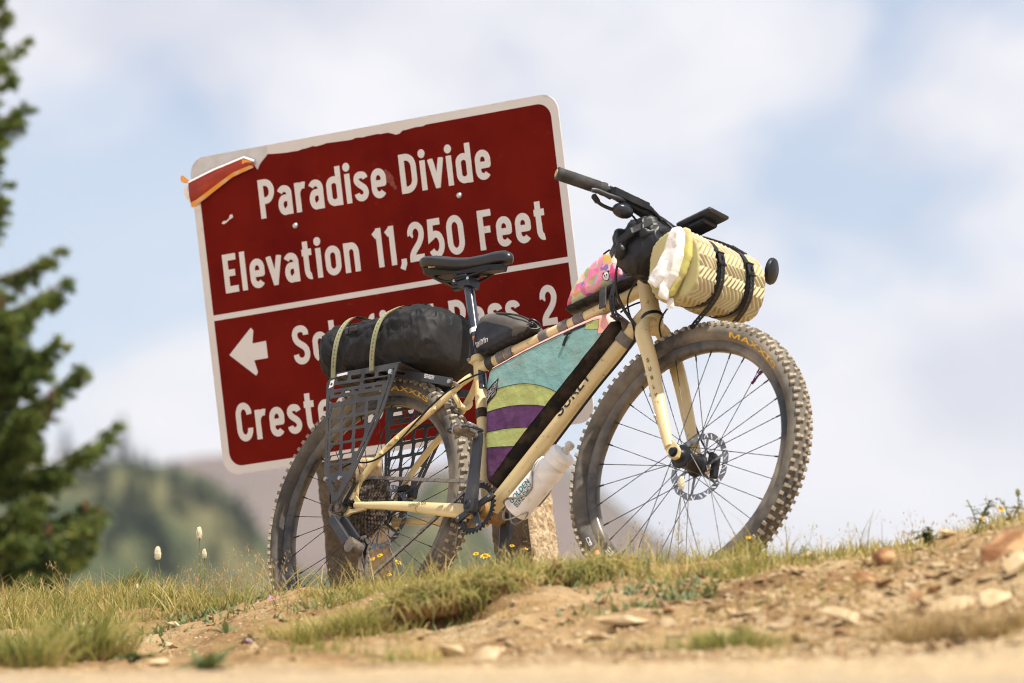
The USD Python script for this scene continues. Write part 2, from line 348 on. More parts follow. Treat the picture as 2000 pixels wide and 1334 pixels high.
M['post'] = usdkit.material(stage, '/World/Looks/shaded_weathered_timber', {  # weathered grey, with the shade of the front face darkened into the colour
    'tc': TCW, 'mp': ('mapping', {'mapping_type': 'point', 'scale': (30.0, 30.0, 3.0)}), 'n': ('noise_texture', {'scale': 1.6, 'detail': 8.0, 'roughness': 0.7}),
    'mp2': ('mapping', {'mapping_type': 'point', 'scale': (10.0, 10.0, 60.0)}), 'n2': ('noise_texture', {'scale': 1.5, 'detail': 6.0, 'roughness': 0.7}),
    'r': ('rgb_ramp', {'ramp': [(0.3, (0.045, 0.032, 0.022)), (0.45, (0.105, 0.082, 0.06)), (0.6, (0.15, 0.122, 0.092)), (0.75, (0.21, 0.175, 0.135))]}),
    'ad': ('math', {'math_type': 'multiply_add', 'value2': 0.6, 'value3': 0.2}), 'mx': ('mix_float', {'fac': 0.4}), 'b': ('bump', {'strength': 0.9, 'distance': 0.012}), 'p': ('principled_bsdf', {'roughness': 0.9, 'specular_ior_level': 0.15})},
    [('tc.object', 'mp.vector'), ('mp.vector', 'n.vector'), ('tc.object', 'mp2.vector'), ('mp2.vector', 'n2.vector'), ('n.fac', 'mx.a'), ('n2.fac', 'mx.b'), ('mx.result', 'r.fac'), ('r.color', 'p.base_color'), ('mx.result', 'b.height'), ('b.normal', 'p.normal')], surface='p.BSDF')
M['lit_gnawed_wood'] = pm('sunlit_gnawed_wood', (0.50, 0.39, 0.25), 0.95, (0.30, 0.20, 0.11), 40, 0.45, 0.68, bump=0.7, bscale=110, bdist=0.008, spec=0.1, col3=(0.62, 0.54, 0.40), scale3=60, lo3=0.5, hi3=0.7)  # gnawed fibres of the same timber, painted brighter for the sunlit side
M['ground'] = usdkit.material(stage, '/World/Looks/dirt', {
    'g': ('geometry', {}), 's': ('separate_xyz', {}), 'n': ('noise_texture', {'scale': 3.0, 'detail': 9.0, 'roughness': 0.65}), 'n2': ('noise_texture', {'scale': 22.0, 'detail': 7.0, 'roughness': 0.7}),
    'r': ('rgb_ramp', {'ramp': [(0.3, (0.22, 0.125, 0.056)), (0.43, (0.345, 0.212, 0.098)), (0.55, (0.455, 0.30, 0.15)), (0.7, (0.55, 0.40, 0.225))]}),
    'r2': ('rgb_ramp', {'ramp': [(0.30, (0.32, 0.32, 0.32)), (0.45, (0.85, 0.85, 0.85)), (0.6, (1.0, 1.0, 1.0)), (0.72, (1.15, 1.12, 1.08))]}), 'mu': ('mix_color', {'blend_type': 'multiply', 'fac': 1.0, 'use_clamp': False}),
    'near': ('map_range', {'range_type': 'smoothstep', 'from_min': 9.2, 'from_max': 11.4, 'to_min': 0.85, 'to_max': 0.0, 'clamp': True}), 'rd': ('mix_color', {'b': (0.50, 0.405, 0.285)}),
    'far': ('map_range', {'range_type': 'smoothstep', 'from_min': 17.0, 'from_max': 30.0, 'clamp': True}), 'fg': ('mix_color', {'b': (0.16, 0.16, 0.055)}),
    'b': ('bump', {'strength': 1.0, 'distance': 0.035}), 'p': ('principled_bsdf', {'roughness': 0.95, 'specular_ior_level': 0.1})},
    [('g.position', 's.vector'), ('g.position', 'n.vector'), ('g.position', 'n2.vector'), ('n.fac', 'r.fac'), ('n2.fac', 'r2.fac'), ('r.color', 'mu.a'), ('r2.color', 'mu.b'), ('s.y', 'near.value'), ('near.result', 'rd.fac'), ('mu.result', 'rd.a'),
     ('s.y', 'far.value'), ('far.result', 'fg.fac'), ('rd.result', 'fg.a'), ('fg.result', 'p.base_color'), ('n2.fac', 'b.height'), ('b.normal', 'p.normal')], surface='p.BSDF')
M['rock'] = pm('pale_stone', (0.38, 0.27, 0.145), 0.9, (0.50, 0.385, 0.24), 18, 0.35, 0.65, bump=0.4, bscale=60, bdist=0.006, spec=0.15, island=0.15)
M['redrock'] = pm('rusty_stone', (0.21, 0.095, 0.042), 0.85, (0.42, 0.26, 0.13), 14, 0.45, 0.6, bump=0.5, bscale=50, bdist=0.008, spec=0.2)
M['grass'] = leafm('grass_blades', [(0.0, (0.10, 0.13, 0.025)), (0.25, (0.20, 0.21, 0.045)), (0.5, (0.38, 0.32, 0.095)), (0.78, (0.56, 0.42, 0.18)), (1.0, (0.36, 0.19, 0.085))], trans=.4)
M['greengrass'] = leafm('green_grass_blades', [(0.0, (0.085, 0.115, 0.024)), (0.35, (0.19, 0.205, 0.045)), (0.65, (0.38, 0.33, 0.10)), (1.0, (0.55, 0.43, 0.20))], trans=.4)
M['drygrass'] = leafm('dry_grass_stems', [(0.0, (0.30, 0.20, 0.085)), (0.5, (0.42, 0.31, 0.145)), (0.85, (0.42, 0.25, 0.13)), (1.0, (0.24, 0.11, 0.06))])
M['leaf'] = leafm('grey_green_leaves', [(0.0, (0.085, 0.115, 0.04)), (0.6, (0.16, 0.195, 0.075)), (1.0, (0.27, 0.27, 0.12))], trans=0.25)
M['darkleaf'] = leafm('dark_green_leaves', [(0.0, (0.04, 0.075, 0.022)), (0.6, (0.08, 0.125, 0.035)), (1.0, (0.17, 0.20, 0.06))], trans=0.25)
M['yellow'] = leafm('yellow_petals', [(0.0, (0.80, 0.50, 0.01)), (1.0, (0.85, 0.62, 0.02))], trans=0.3)
M['yellowcore'] = pm('orange_flower_centre', (0.50, 0.20, 0.01), 0.8)
M['purplepetal'] = leafm('mauve_petals', [(0.0, (0.42, 0.20, 0.55)), (1.0, (0.60, 0.35, 0.68))], trans=0.3)
M['whitepetal'] = pm('cream_blossom', (0.74, 0.70, 0.55), 0.85, (0.68, 0.60, 0.40), 200)
M['needle'] = leafm('spruce_needles', [(0.0, (0.032, 0.064, 0.02)), (0.32, (0.08, 0.128, 0.03)), (0.6, (0.20, 0.23, 0.05)), (1.0, (0.36, 0.335, 0.085))], trans=0.25)
M['cone'] = pm('spruce_cones', (0.10, 0.035, 0.014), 0.8, (0.15, 0.065, 0.025), 60)
M['bark'] = pm('grey_brown_bark', (0.12, 0.085, 0.06), 0.95, (0.2, 0.16, 0.12), 12, bump=0.6, bscale=30, bdist=0.02)
M['farneedle'] = leafm('far_conifer_needles', [(0.0, (0.022, 0.045, 0.022)), (0.6, (0.04, 0.075, 0.03)), (1.0, (0.075, 0.10, 0.035))], trans=0.15)
M['hill'] = pm('meadow_slope', (0.050, 0.060, 0.024), 0.95, (0.115, 0.105, 0.048), 0.012, 0.40, 0.62, col3=(0.035, 0.05, 0.022), scale3=0.02, lo3=0.48, hi3=0.60, spec=0.05)
M['mountain'] = pm('heath_mountain', (0.105, 0.064, 0.055), 0.95, (0.125, 0.09, 0.072), 0.004, 0.4, 0.6, col3=(0.07, 0.075, 0.04), scale3=0.006, lo3=0.54, hi3=0.66, spec=0.05)

# ------------------------------------------------------------------ the ground
BIKE_R = A @ np.array([[0.7121972150708595, 0.6881441161163383, 0.13868237919712573], [-0.1327966858181432, 0.3260660454669302, -0.9359732764503885], [-0.6893041179922177, 0.6481810005299611, 0.3236065874962212]])
BIKE_T = EYE + A @ np.array([-0.3699064364066928, 0.4477147843762044, 14.811176336323268])
SIGN_R = A @ np.array([[0.8585232145211869, -0.11687991521470405, -0.49927645202594045], [-0.13629201328825913, -0.9906656888595843, -0.002445410026492692], [-0.494330230961086, 0.07014683411080122, -0.8664392906731494]])
SIGN_T = EYE + A @ np.array([-0.8180916493758641, 0.3845407340434084, 16.05167001330974])
STEER = math.radians(4.1445); HEAD = math.radians(69.0)
SDIR = np.array([math.cos(HEAD), 0, -math.sin(HEAD)])          # steering axis, downwards
AX0 = np.array([1.0932, 0, -0.0168]); AXF = np.array([1.137, 0.0034, 0.0])
TYRE_R = 0.372


def turn(axis, ang):
    return trimesh.transformations.rotation_matrix(ang, axis)[:3, :3]


STEER_R = turn(-SDIR, STEER)
AXF = AX0 + STEER_R @ (np.array([1.1370706, 0, 0]) - AX0)


def lowest(c, Rl):
    """lowest point of a wheel centred at c of the bike, in the world"""
    n = BIKE_R @ Rl @ np.array([0, 1.0, 0]); d = np.array([0, 0, -1.0]); d = d - n * (d @ n); d /= np.linalg.norm(d)
    return BIKE_R @ np.asarray(c) + BIKE_T + d * TYRE_R


CONTACT = [lowest((0, 0, 0), np.eye(3)), lowest(AXF, STEER_R)]


def row_z(d, row):
    return EYE[2] + d * math.tan(PITCH - math.atan((row - 667) / FPX))


COLS = {
    -500: [(6, 1344), (9, 1328), (11.5, 1316), (13.5, 1296), (13.9, 1264), (14.3, 1236), (14.8, 1206), (15.3, 1212)],
    0: [(6, 1344), (9, 1326), (11.5, 1314), (13.5, 1295), (13.9, 1264), (14.3, 1230), (14.75, 1196), (15.3, 1204)],
    300: [(6, 1344), (9, 1326), (11.5, 1312), (13.4, 1292), (13.8, 1258), (14.2, 1215), (14.65, 1172), (15.2, 1190)],
    600: [(6, 1344), (9, 1322), (11.5, 1302), (12.3, 1280), (12.9, 1235), (13.5, 1182), (14.0, 1158), (14.5, 1205), (15.2, 1250)],
    850: [(6, 1344), (9, 1313), (11.5, 1289), (12.4, 1252), (12.65, 1210), (12.9, 1170), (13.4, 1138), (14.1, 1180), (14.7, 1230), (15.5, 1250)],
    1050: [(6, 1344), (9, 1310), (11.4, 1281), (12.4, 1205), (12.7, 1160), (13.2, 1116), (13.8, 1150), (14.6, 1200), (15.5, 1235)],
    1310: [(6, 1344), (9, 1308), (11.2, 1276), (12.3, 1175), (12.6, 1135), (13.1, 1104), (13.7, 1132), (14.3, 1155), (15, 1190)],
    1600: [(6, 1344), (8.5, 1302), (11, 1268), (12.1, 1150), (12.5, 1115), (13.0, 1090), (13.8, 1112), (14.5, 1135)],
    1850: [(6, 1344), (8.5, 1296), (10.8, 1256), (11.9, 1125), (12.4, 1075), (12.9, 1045), (13.6, 1070), (14.5, 1100)],
    2000: [(6, 1344), (8.5, 1288), (10.6, 1246), (11.8, 1095), (12.2, 1045), (12.7, 1012), (13.5, 1030), (14.5, 1060)],
    2400: [(6, 1344), (8.5, 1280), (10.4, 1220), (11.6, 1065), (12.0, 1010), (12.5, 975), (13.5, 990), (14.5, 1020)],
}
CREST_PX = [-500, 0, 300, 600, 850, 1050, 1310, 1600, 1850, 2000, 2400]
CREST_D = [14.7, 14.7, 14.6, 14.0, 13.4, 13.2, 13.1, 13.0, 12.9, 12.7, 12.5]
COLF = []
for px in CREST_PX:
    pts = [(d, row_z(d, r)) for d, r in COLS[px]]
    zl = pts[-1][1]
    before = [(-300, -14.0), (-60, -3.0), (-10, -0.35), (0, 0.18), (3, 0.40)]
    after = [(16.4, zl - 0.03), (18, zl - 0.12), (22, zl - 0.55), (32, zl - 2.2), (60, -5.0), (150, -16.0), (400, -30.0), (1500, -40.0), (20000, -40.0)]
    p = np.array(before + pts + after); COLF.append(PchipInterpolator(p[:, 0], p[:, 1]))
COL_A = (np.array(CREST_PX) - 1000) / FPX


def ground_base(x, y):
    x, y = np.broadcast_arrays(np.asarray(x, float), np.asarray(y, float)); sh = x.shape; x, y = x.ravel(), y.ravel()
    a = np.clip(x / np.maximum(y, 5.0), COL_A[0], COL_A[-1]); Z = np.stack([f(np.clip(y, -300, 20000)) for f in COLF])
    k = np.clip(np.searchsorted(COL_A, a) - 1, 0, len(COL_A) - 2); t = (a - COL_A[k]) / (COL_A[k + 1] - COL_A[k]); t = t * t * (3 - 2 * t) * 0.5 + t * 0.5
    i = np.arange(len(a)); z = Z[k, i] * (1 - t) + Z[k + 1, i] * t
    return z.reshape(sh)


def bumps(x, y):
    p = np.stack([x, y, np.zeros_like(x)], -1)
    amp = np.clip((y - 3) / 6, 0, 1) * np.clip((30 - y) / 8, 0, 1)
    soft = np.clip((y - 9.5) / 2.0, 0.15, 1)
    return amp * soft * (0.07 * (meshkit.fbm(p * 2.2, 4, 3) - 0.5) + 0.035 * (meshkit.fbm(p * 9, 4, 5) - 0.5) + 0.02 * (meshkit.fbm(p * 30, 3, 9) - 0.5) + np.clip(1 - np.abs(y - 12.55) / 0.9, 0, 1) * (0.05 * (np.abs(2 * meshkit.fbm(p * [5, 3, 1], 3, 17) - 1) - 0.25)))


FIX = [(-0.205, 12.62, -0.06, 0.05), (-0.13, 12.60, -0.065, 0.045), (-0.075, 12.56, -0.05, 0.04), (0.33, 12.45, -0.03, 0.05)]


def ground_z(x, y):
    x = np.asarray(x, float); y = np.asarray(y, float); z = ground_base(x, y) + bumps(x, y)
    for cx, cy, dz, s in FIX:
        z = z + dz * np.exp(-((x - cx) ** 2 + (y - cy) ** 2) / (2 * s * s))
    return z


for c in CONTACT:
    FIX.append((c[0], c[1], float(c[2] + 0.006 - ground_z(np.array([c[0]]), np.array([c[1]]))[0]), 0.12))


def hit(px, row, d0=5.0, d1=16.0):
    """where the view ray through a pixel of the photograph first meets the ground"""
    d = np.arange(d0, d1, 0.01); x = (px - 1000) / FPX * d; x = x / math.cos(0); r = A @ np.array([(px - 1000) / FPX, (row - 667) / FPX, 1.0])
    k = d / r[1]; P = EYE + k[:, None] * r; g = ground_z(P[:, 0], P[:, 1]); under = np.nonzero(P[:, 2] <= g)[0]
    i = under[0] if len(under) else len(d) - 1
    return np.array([P[i, 0], P[i, 1], g[i]])


def on_ground(px, d):
    x = (px - 1000) / FPX * d
    return np.array([x, d, float(ground_z(np.array([x]), np.array([d]))[0])])


def geo(a, b, n):
    return np.geomspace(a, b, n)


gx = np.r_[-geo(1.75, 12000, 40)[::-1], np.arange(-1.72, 1.73, 0.016), geo(1.75, 12000, 40)]
gy = np.r_[-geo(2, 250, 14)[::-1], np.arange(-1.5, 8, 0.1), np.arange(8, 10.8, 0.04), np.arange(10.8, 14.9, 0.014), np.arange(14.9, 17, 0.03), geo(17.1, 15000, 60)]
GX, GY = np.meshgrid(gx, gy); GZ = ground_z(GX, GY)
m, n = GX.shape; i, j = np.meshgrid(np.arange(m - 1), np.arange(n - 1), indexing='ij'); q = np.stack([i * n + j, i * n + j + 1, (i + 1) * n + j + 1, (i + 1) * n + j], -1).reshape(-1, 4)
obj('ground', (np.stack([GX, GY, GZ], -1).reshape(-1, 3), q), M['ground'], smooth=True, kind='structure', label='tan dirt bank with bare soil rising from the pale gravel road', cat='ground')


# far slopes
def slope(name, ridge, d_front, d_ridge, d_back, z_front, mat_, rough, seed, label):
    """ridge: (pixel column, pixel row) along the skyline at d_ridge"""
    px = np.linspace(ridge[0][0], ridge[-1][0], 170); rr = PchipInterpolator(*np.array(ridge, float).T)(px)
    x = (px - 1000) / FPX * d_ridge; zr = np.array([row_z(d_ridge, r) for r in rr]); t = np.linspace(0, 1, 60)
    rows = []
    for k in t:
        d = d_front + (d_ridge - d_front) * k; z = z_front + (zr - z_front) * (k ** 0.85)
        p = np.stack([x * (0.4 * d / d_ridge + 0.6), np.full_like(x, d), np.zeros_like(x)], -1)
        rows.append(np.stack([p[:, 0], p[:, 1], z + rough * (meshkit.fbm(p / (d_ridge * 0.06), 4, seed) - 0.5) * min(1, (1.05 - k) * 5)], -1))
    for k in (0.33, 0.66, 1.0):
        rows.append(np.stack([x, np.full_like(x, d_ridge + (d_back - d_ridge) * k), zr - (zr - z_front) * k], -1))
    v = np.array(rows); a, b = v.shape[:2]; i, j = np.meshgrid(np.arange(a - 1), np.arange(b - 1), indexing='ij'); q = np.stack([i * b + j, i * b + j + 1, (i + 1) * b + j + 1, (i + 1) * b + j], -1).reshape(-1, 4)
    obj(name, (v.reshape(-1, 3), q), mat_, smooth=True, kind='structure', label=label, cat='hill')
    return v


MOUNT = slope('mountain', [(-3500, 900), (-1500, 1000), (-400, 960), (300, 905), (430, 888), (600, 905), (800, 918), (950, 895), (1060, 885), (1130, 925), (1230, 1010), (1330, 1085), (1500, 1180), (2200, 1400), (3500, 1500)], 1500, 2800, 4800, -41.0, M['mountain'], 30, 4, 'mauve brown mountain slope far beyond the sign')
HILL = slope('hillside', [(-1600, 700), (-700, 800), (-100, 880), (150, 905), (240, 893), (330, 902), (400, 922), (460, 968), (520, 1040), (600, 1115), (700, 1120), (800, 985), (860, 935), (910, 960), (960, 1060), (1050, 1130), (1300, 1300), (2000, 1500)], 300, 900, 1500, -30.0, M['hill'], 14, 8, 'green and straw coloured hillside falling away behind the spruce')

# ------------------------------------------------------------------ the road sign
def sign_font():
    """stroke lettering of a road sign: centre lines of each letter, capital height 1"""
    h = 0.085

    def arc(cx, cy, rx, ry, a, b, n=14):
        t = np.radians(np.linspace(a, b, n)); return [(cx + rx * math.cos(k), cy + ry * math.sin(k)) for k in t]

    def sp(P, n=30):
        return [tuple(p) for p in spline(P, n)]
    T = 1 - h; X = 0.76; xt = X - h; g = {}
    g['P'] = (0.50, [[(h, 0), (h, 1)], [(h, T), (.22, T)] + arc(.22, (T + .45) / 2, .21, (T - .45) / 2, 90, -90) + [(h, .45)]])
    g['B'] = (0.52, [[(h, 0), (h, 1)], [(h, T), (.22, T)] + arc(.22, (T + .52) / 2, .19, (T - .52) / 2, 90, -90) + [(h, .52)], [(.2, .52)] + arc(.23, (h + .52) / 2, .22, (.52 - h) / 2, 90, -90) + [(h, h)]])
    g['D'] = (0.54, [[(h, 0), (h, 1)], [(h, T), (.2, T)] + arc(.2, .66, .255, T - .66, 90, 0) + arc(.2, .34, .255, .34 - h, 0, -90) + [(h, h)]])
    g['E'] = (0.45, [[(h, 0), (h, 1)], [(h, T), (.44, T)], [(h, .51), (.38, .51)], [(h, h), (.45, h)]])
    g['F'] = (0.44, [[(h, 0), (h, 1)], [(h, T), (.43, T)], [(h, .50), (.37, .50)]])
    g['S'] = (0.52, [sp([(.44, .74), (.40, .87), (.26, T), (.12, .86), (.085, .72), (.14, .60), (.26, .51), (.39, .41), (.44, .27), (.39, .14), (.26, h), (.12, .14), (.075, .27)])])
    g['C'] = (0.52, [[(.445, .68)] + arc(.265, .68, .18, T - .68, 0, 180) + arc(.265, .32, .18, .32 - h, 180, 360) + [(.445, .33)]])
    g['1'] = (0.30, [[(.215, 0), (.215, 1)], [(.215, .93), (.05, .80)]])
    g['2'] = (0.52, [[(.085, .66)] + arc(.265, .70, .18, T - .70, 190, 0, 20) + sp([(.445, .70), (.42, .58), (.30, .40), (.12, .20), (.09, h)], 16) + [(.09, h), (.48, h)]])
    g['5'] = (0.51, [[(.43, T), (.12, T), (.10, .53)] + arc(.255, .345, .18, .26, 125, -150, 24)])
    g['0'] = (0.54, [arc(.27, .68, .185, T - .68, 0, 180) + arc(.27, .32, .185, .32 - h, 180, 360) + [(.455, .68)]])
    g[','] = (0.20, [[(.12, .12), (.12, .0), (.05, -.14)]])
    g['a'] = (0.47, [[(.385, 0), (.385, .52)] + arc(.225, .52, .16, xt - .52, 0, 155), [(.385, .43), (.22, .43)] + arc(.21, .255, .125, .175, 90, 270) + [(.26, h), (.385, .19)]])
    g['d'] = (0.50, [[(.415, 0), (.415, 1.0)], arc(.25, .53, .165, xt - .53, 0, 180) + arc(.25, .23, .165, .23 - h, 180, 360) + [(.415, .53)]])
    g['e'] = (0.49, [[(.09, .375), (.405, .375), (.405, .47)] + arc(.247, .50, .16, xt - .50, 0, 180) + arc(.247, .25, .16, .25 - h, 180, 325)])
    g['c'] = (0.46, [[(.40, .53)] + arc(.245, .51, .16, xt - .51, 10, 180) + arc(.245, .25, .16, .25 - h, 180, 345)])
    g['o'] = (0.51, [arc(.255, .50, .17, xt - .50, 0, 180) + arc(.255, .26, .17, .26 - h, 180, 360) + [(.425, .50)]])
    g['i'] = (0.19, [[(.095, 0), (.095, X)]])
    g['l'] = (0.19, [[(.095, 0), (.095, 1.0)]])
    g['r'] = (0.35, [[(h, 0), (h, X)], sp([(h, .42), (.12, .57), (.22, .665), (.345, .665)], 12)])
    g['s'] = (0.44, [sp([(.37, .57), (.33, .645), (.22, xt), (.11, .64), (.08, .555), (.13, .465), (.22, .40), (.32, .32), (.365, .22), (.32, .125), (.22, h), (.11, .12), (.07, .21)])])
    g['t'] = (0.35, [[(.15, .98), (.15, .25)] + arc(.27, .25, .12, .165, 180, 280), [(.02, .70), (.34, .70)]])
    g['v'] = (0.44, [[(.04, X), (.22, .06), (.40, X)]])
    g['n'] = (0.49, [[(h, 0), (h, X)], [(h, .42)] + arc(.245, .50, .16, xt - .50, 180, 0) + [(.405, 0)]])
    g['h'] = (0.49, [[(h, 0), (h, 1.0)], [(h, .42)] + arc(.245, .50, .16, xt - .50, 180, 0) + [(.405, 0)]])
    g['u'] = (0.49, [[(.405, 0), (.405, X)], [(h, X)] + arc(.245, .26, .16, .26 - h, 180, 360) + [(.405, .35)]])
    g['f'] = (0.33, [[(.13, 0), (.13, .76)] + arc(.24, .80, .11, T - .80, 180, 80), [(.01, .70), (.32, .70)]])
    out = {}
    for c, (w, lines) in g.items():
        p = unary_union([LineString(l).buffer(h, cap_style='flat', join_style='round' if c not in 'EFv1257' else 'mitre') for l in lines])
        if c == 'i':
            p = unary_union([p, Point(.095, .93).buffer(.112)])
        if c == 'v':
            p = p.intersection(sbox(-1, 0, 2, X))
        out[c] = (w, p)
    return out


FONT = sign_font()


def sign_text(s, cap, u0, u1, v):
    x, parts = 0.0, []
    for c in s:
        if c == ' ':
            x += 0.36; continue
        w, p = FONT[c]; parts.append(affinity.translate(p, x, 0)); x += w + 0.115
    x -= 0.115
    return affinity.translate(affinity.scale(unary_union(parts), (u1 - u0) / x, cap, origin=(0, 0)), u0, v)


W_, H_ = 1.219, 0.914
sign = thing('road_sign', 'red brown road sign with white lettering and peeled corner on two timber posts', 'road sign', SIGN_R, SIGN_T)
plate_p = sbox(0.05, 0.05, W_ - 0.05, H_ - 0.05).buffer(0.05, quad_segs=12)
torn = Polygon([(-.05, .774), (.0144, .782), (.05, .797), (.0876, .817), (.12, .831), (.1457, .845), (.18, .853), (.217, .8635), (.228, .8485), (.236, .862), (.245, .871), (.252, .876), (.2645, .8857), (.268, .898), (.262, .93), (-.05, 1.0)])
edge_chips = unary_union([Polygon([(x, .914), (x + l, .914), (x + l * .7, .914 - d_), (x + l * .3, .914 - d_ * .8)]) for x, l, d_ in ((.62, .05, .006), (.8, .03, .004), (1.0, .04, .005), (1.17, .03, .012))])
red_p = sbox(.065, .065, W_ - .065, H_ - .065).buffer(.041, quad_segs=10)
sep = sbox(0, .4435, W_, .4595)
# the top edge of the red field is worn and ragged
rag = [(.26, .95)]
for x in np.arange(.262, .80, .012):
    rag.append((x, .8905 - .006 * float(meshkit.noise(np.array([x * 60, 3.3, 0]))) - (.006 * math.exp(-((x - .34) / .05) ** 2)) - .012 * math.exp(-((x - .70) / .018) ** 2)))
rag += [(.82, .95)]
red_p = red_p.difference(torn).difference(sep).difference(Polygon(rag))
chip = Polygon([(.086, .716), (.094, .722), (.104, .7215), (.113, .727), (.117, .736), (.126, .737), (.128, .728), (.120, .7245), (.112, .7215), (.104, .716), (.094, .7125)])
red_p = red_p.difference(chip)
white_p = plate_p.difference(torn).difference(red_p).difference(edge_chips)
sp_ = lambda poly, z0, z1: prism(poly, z1 - z0, 'xy', z0)  # noqa: E731
obj('panel', sp_(plate_p, -.0035, 0), M['signback'], sign, smooth=30)
obj('white_sheeting', sp_(white_p, 0.0004, .0012), M['signwhite'], sign, smooth=False, label='scuffed white border and divider')
fields = [g for g in red_p.geoms if g.area > .01]
for g, lb in zip(sorted(fields, key=lambda g: -g.centroid.y), ('upper red field', 'lower red field')):
    obj('red_field', sp_(g, 0.0004, .0014), M['signred'], sign, smooth=False, label=lb)
CAP = .111
for s, u0, u1, v, lb in (('Paradise Divide', .2225, .987, .7085, 'first line of white lettering, the name of the pass'), ('Elevation 11,250 Feet', .0755, 1.138, .5155, 'second line of white lettering, the elevation'),
                         ('Schofield Pass', .279, 1.025, .281, 'third line of white lettering, mostly hidden'), ('2', 1.092, 1.144, .2805, 'white distance figure on the third line'), ('Crested Butte', .061, .765, .0895, 'bottom line of white lettering, mostly hidden')):
    obj('lettering', sp_(sign_text(s, CAP, u0, u1, v), .0018, .0026), M['signwhite'], sign, smooth=False, label=lb)
arrow = Polygon([(.066, .3405), (.1445, .405), (.150, .398), (.1415, .3605), (.1885, .3620), (.1885, .3165), (.1415, .3165), (.150, .2800), (.1445, .2730)]).buffer(.004).buffer(-.002)
obj('arrow', sp_(arrow, .0018, .0026), M['signwhite'], sign, smooth=False)
# smear of old paint
smear = unary_union([Point(.652 + dx, .757 + dy).buffer(r) for dx, dy, r in ((0, .012, .011), (.007, 0, .012), (.013, -.014, .008), (.02, -.026, .006), (-.006, .022, .007))])
obj('smear', sp_(smear, .0016, .0018), pm('paint_smear', (0.22, 0.035, 0.02), 0.6, (0.17, 0.008, 0.005), 60, 0.45, 0.6), sign, smooth=False)
for u, v in ((.3325, .673), (.876, .6775)):
    b = lathe([(0, .011), (.004, .0105), (.0075, .008), (.009, .003), (.009, .0016)], 16, 'z'); b.apply_translation((u, v, 0)); obj('bolt', b, M['zinc'], sign, smooth=60)
# folded corner of the sheeting: a stiff curl that hangs forward
fa = np.array([(-.004, .7775), (.0144, .782), (.0876, .817), (.1457, .845), (.185, .8545), (.217, .8635)])
fb = np.array([(-.0030, .8450), (.020, .851), (.086, .868), (.145, .879), (.190, .888), (.222, .873)])
tt = np.linspace(0, 1, 60); s5 = np.linspace(0, 1, 6); FA = np.stack([np.interp(tt, s5, fa[:, k]) for k in (0, 1)], 1); FB = np.stack([np.interp(tt, s5, fb[:, k]) for k in (0, 1)], 1)
rows = []
for k in np.linspace(0, 1, 14):
    p = FA * (1 - k) + FB * k; wob = .003 * (meshkit.fbm(np.c_[p * 60, np.full(60, k * 3)], 3) - .5)
    w = .0025 + .013 * math.sin(k * 2.3) * (0.55 + .45 * np.cos(tt * 1.6)) + wob
    rows.append(np.stack([p[:, 0], p[:, 1] - .02 * k * (1 - k), w], 1))
rows = np.array(rows)
skin = np.concatenate([rows, rows[::-1] - [0, 0, .0007]], 0)
obj('folded_flap', loft(skin.transpose(1, 0, 2), True), M['flap'], sign, smooth=40, label='torn corner of red film folded forward')
lip = np.stack([rows[-1] + [0, .0008, .001], rows[-1] + [0, .0062, -.002], rows[-1] + [0, .0065, -.003], rows[-1] + [0, 0, -.0005]], 1)
obj('flap_edge', loft(lip, True), M['whitefilm'], sign, smooth=40)
low = np.stack([rows[1] + [0, -.006, .0045], rows[2] + [0, .004, .004], rows[2] + [0, .004, .003], rows[1] + [0, -.006, .0035]], 1)
obj('flap_edge', loft(low, True), M['flapedge'], sign, smooth=40, label='orange backing showing along the fold')
cl = np.array([[(-.001, .768, .0014), (.0165, .768, .0014)], [(-.007, .784, .003), (.014, .783, .003)], [(-.020, .803, .005), (.003, .797, .005)], [(-.026, .821, .007), (-.010, .816, .007)], [(-.014, .840, .008), (-.004, .838, .008)]])
cl = np.stack([spline(cl[:, k], 16) for k in (0, 1)], 1); cl2 = np.concatenate([cl, cl[:, ::-1] - [0, 0, .001]], 1)
obj('curled_border', loft(cl2, True), M['whitefilm'], sign, smooth=40, label='strip of white border curled off the left edge')
scrap = hull([(-.030, .868, .008), (-.022, .872, .009), (-.001, .853, .006), (-.003, .846, .007), (-.028, .855, .012), (-.018, .848, .010)])
obj('film_scrap', scrap, M['flapedge'], sign, smooth=False)
tip_ = hull([(.186, .886, .010), (.212, .878, .010), (.221, .870, .008), (.184, .873, .012), (.198, .867, .009)]); obj('film_scrap', tip_, M['flapedge'], sign, smooth=False)
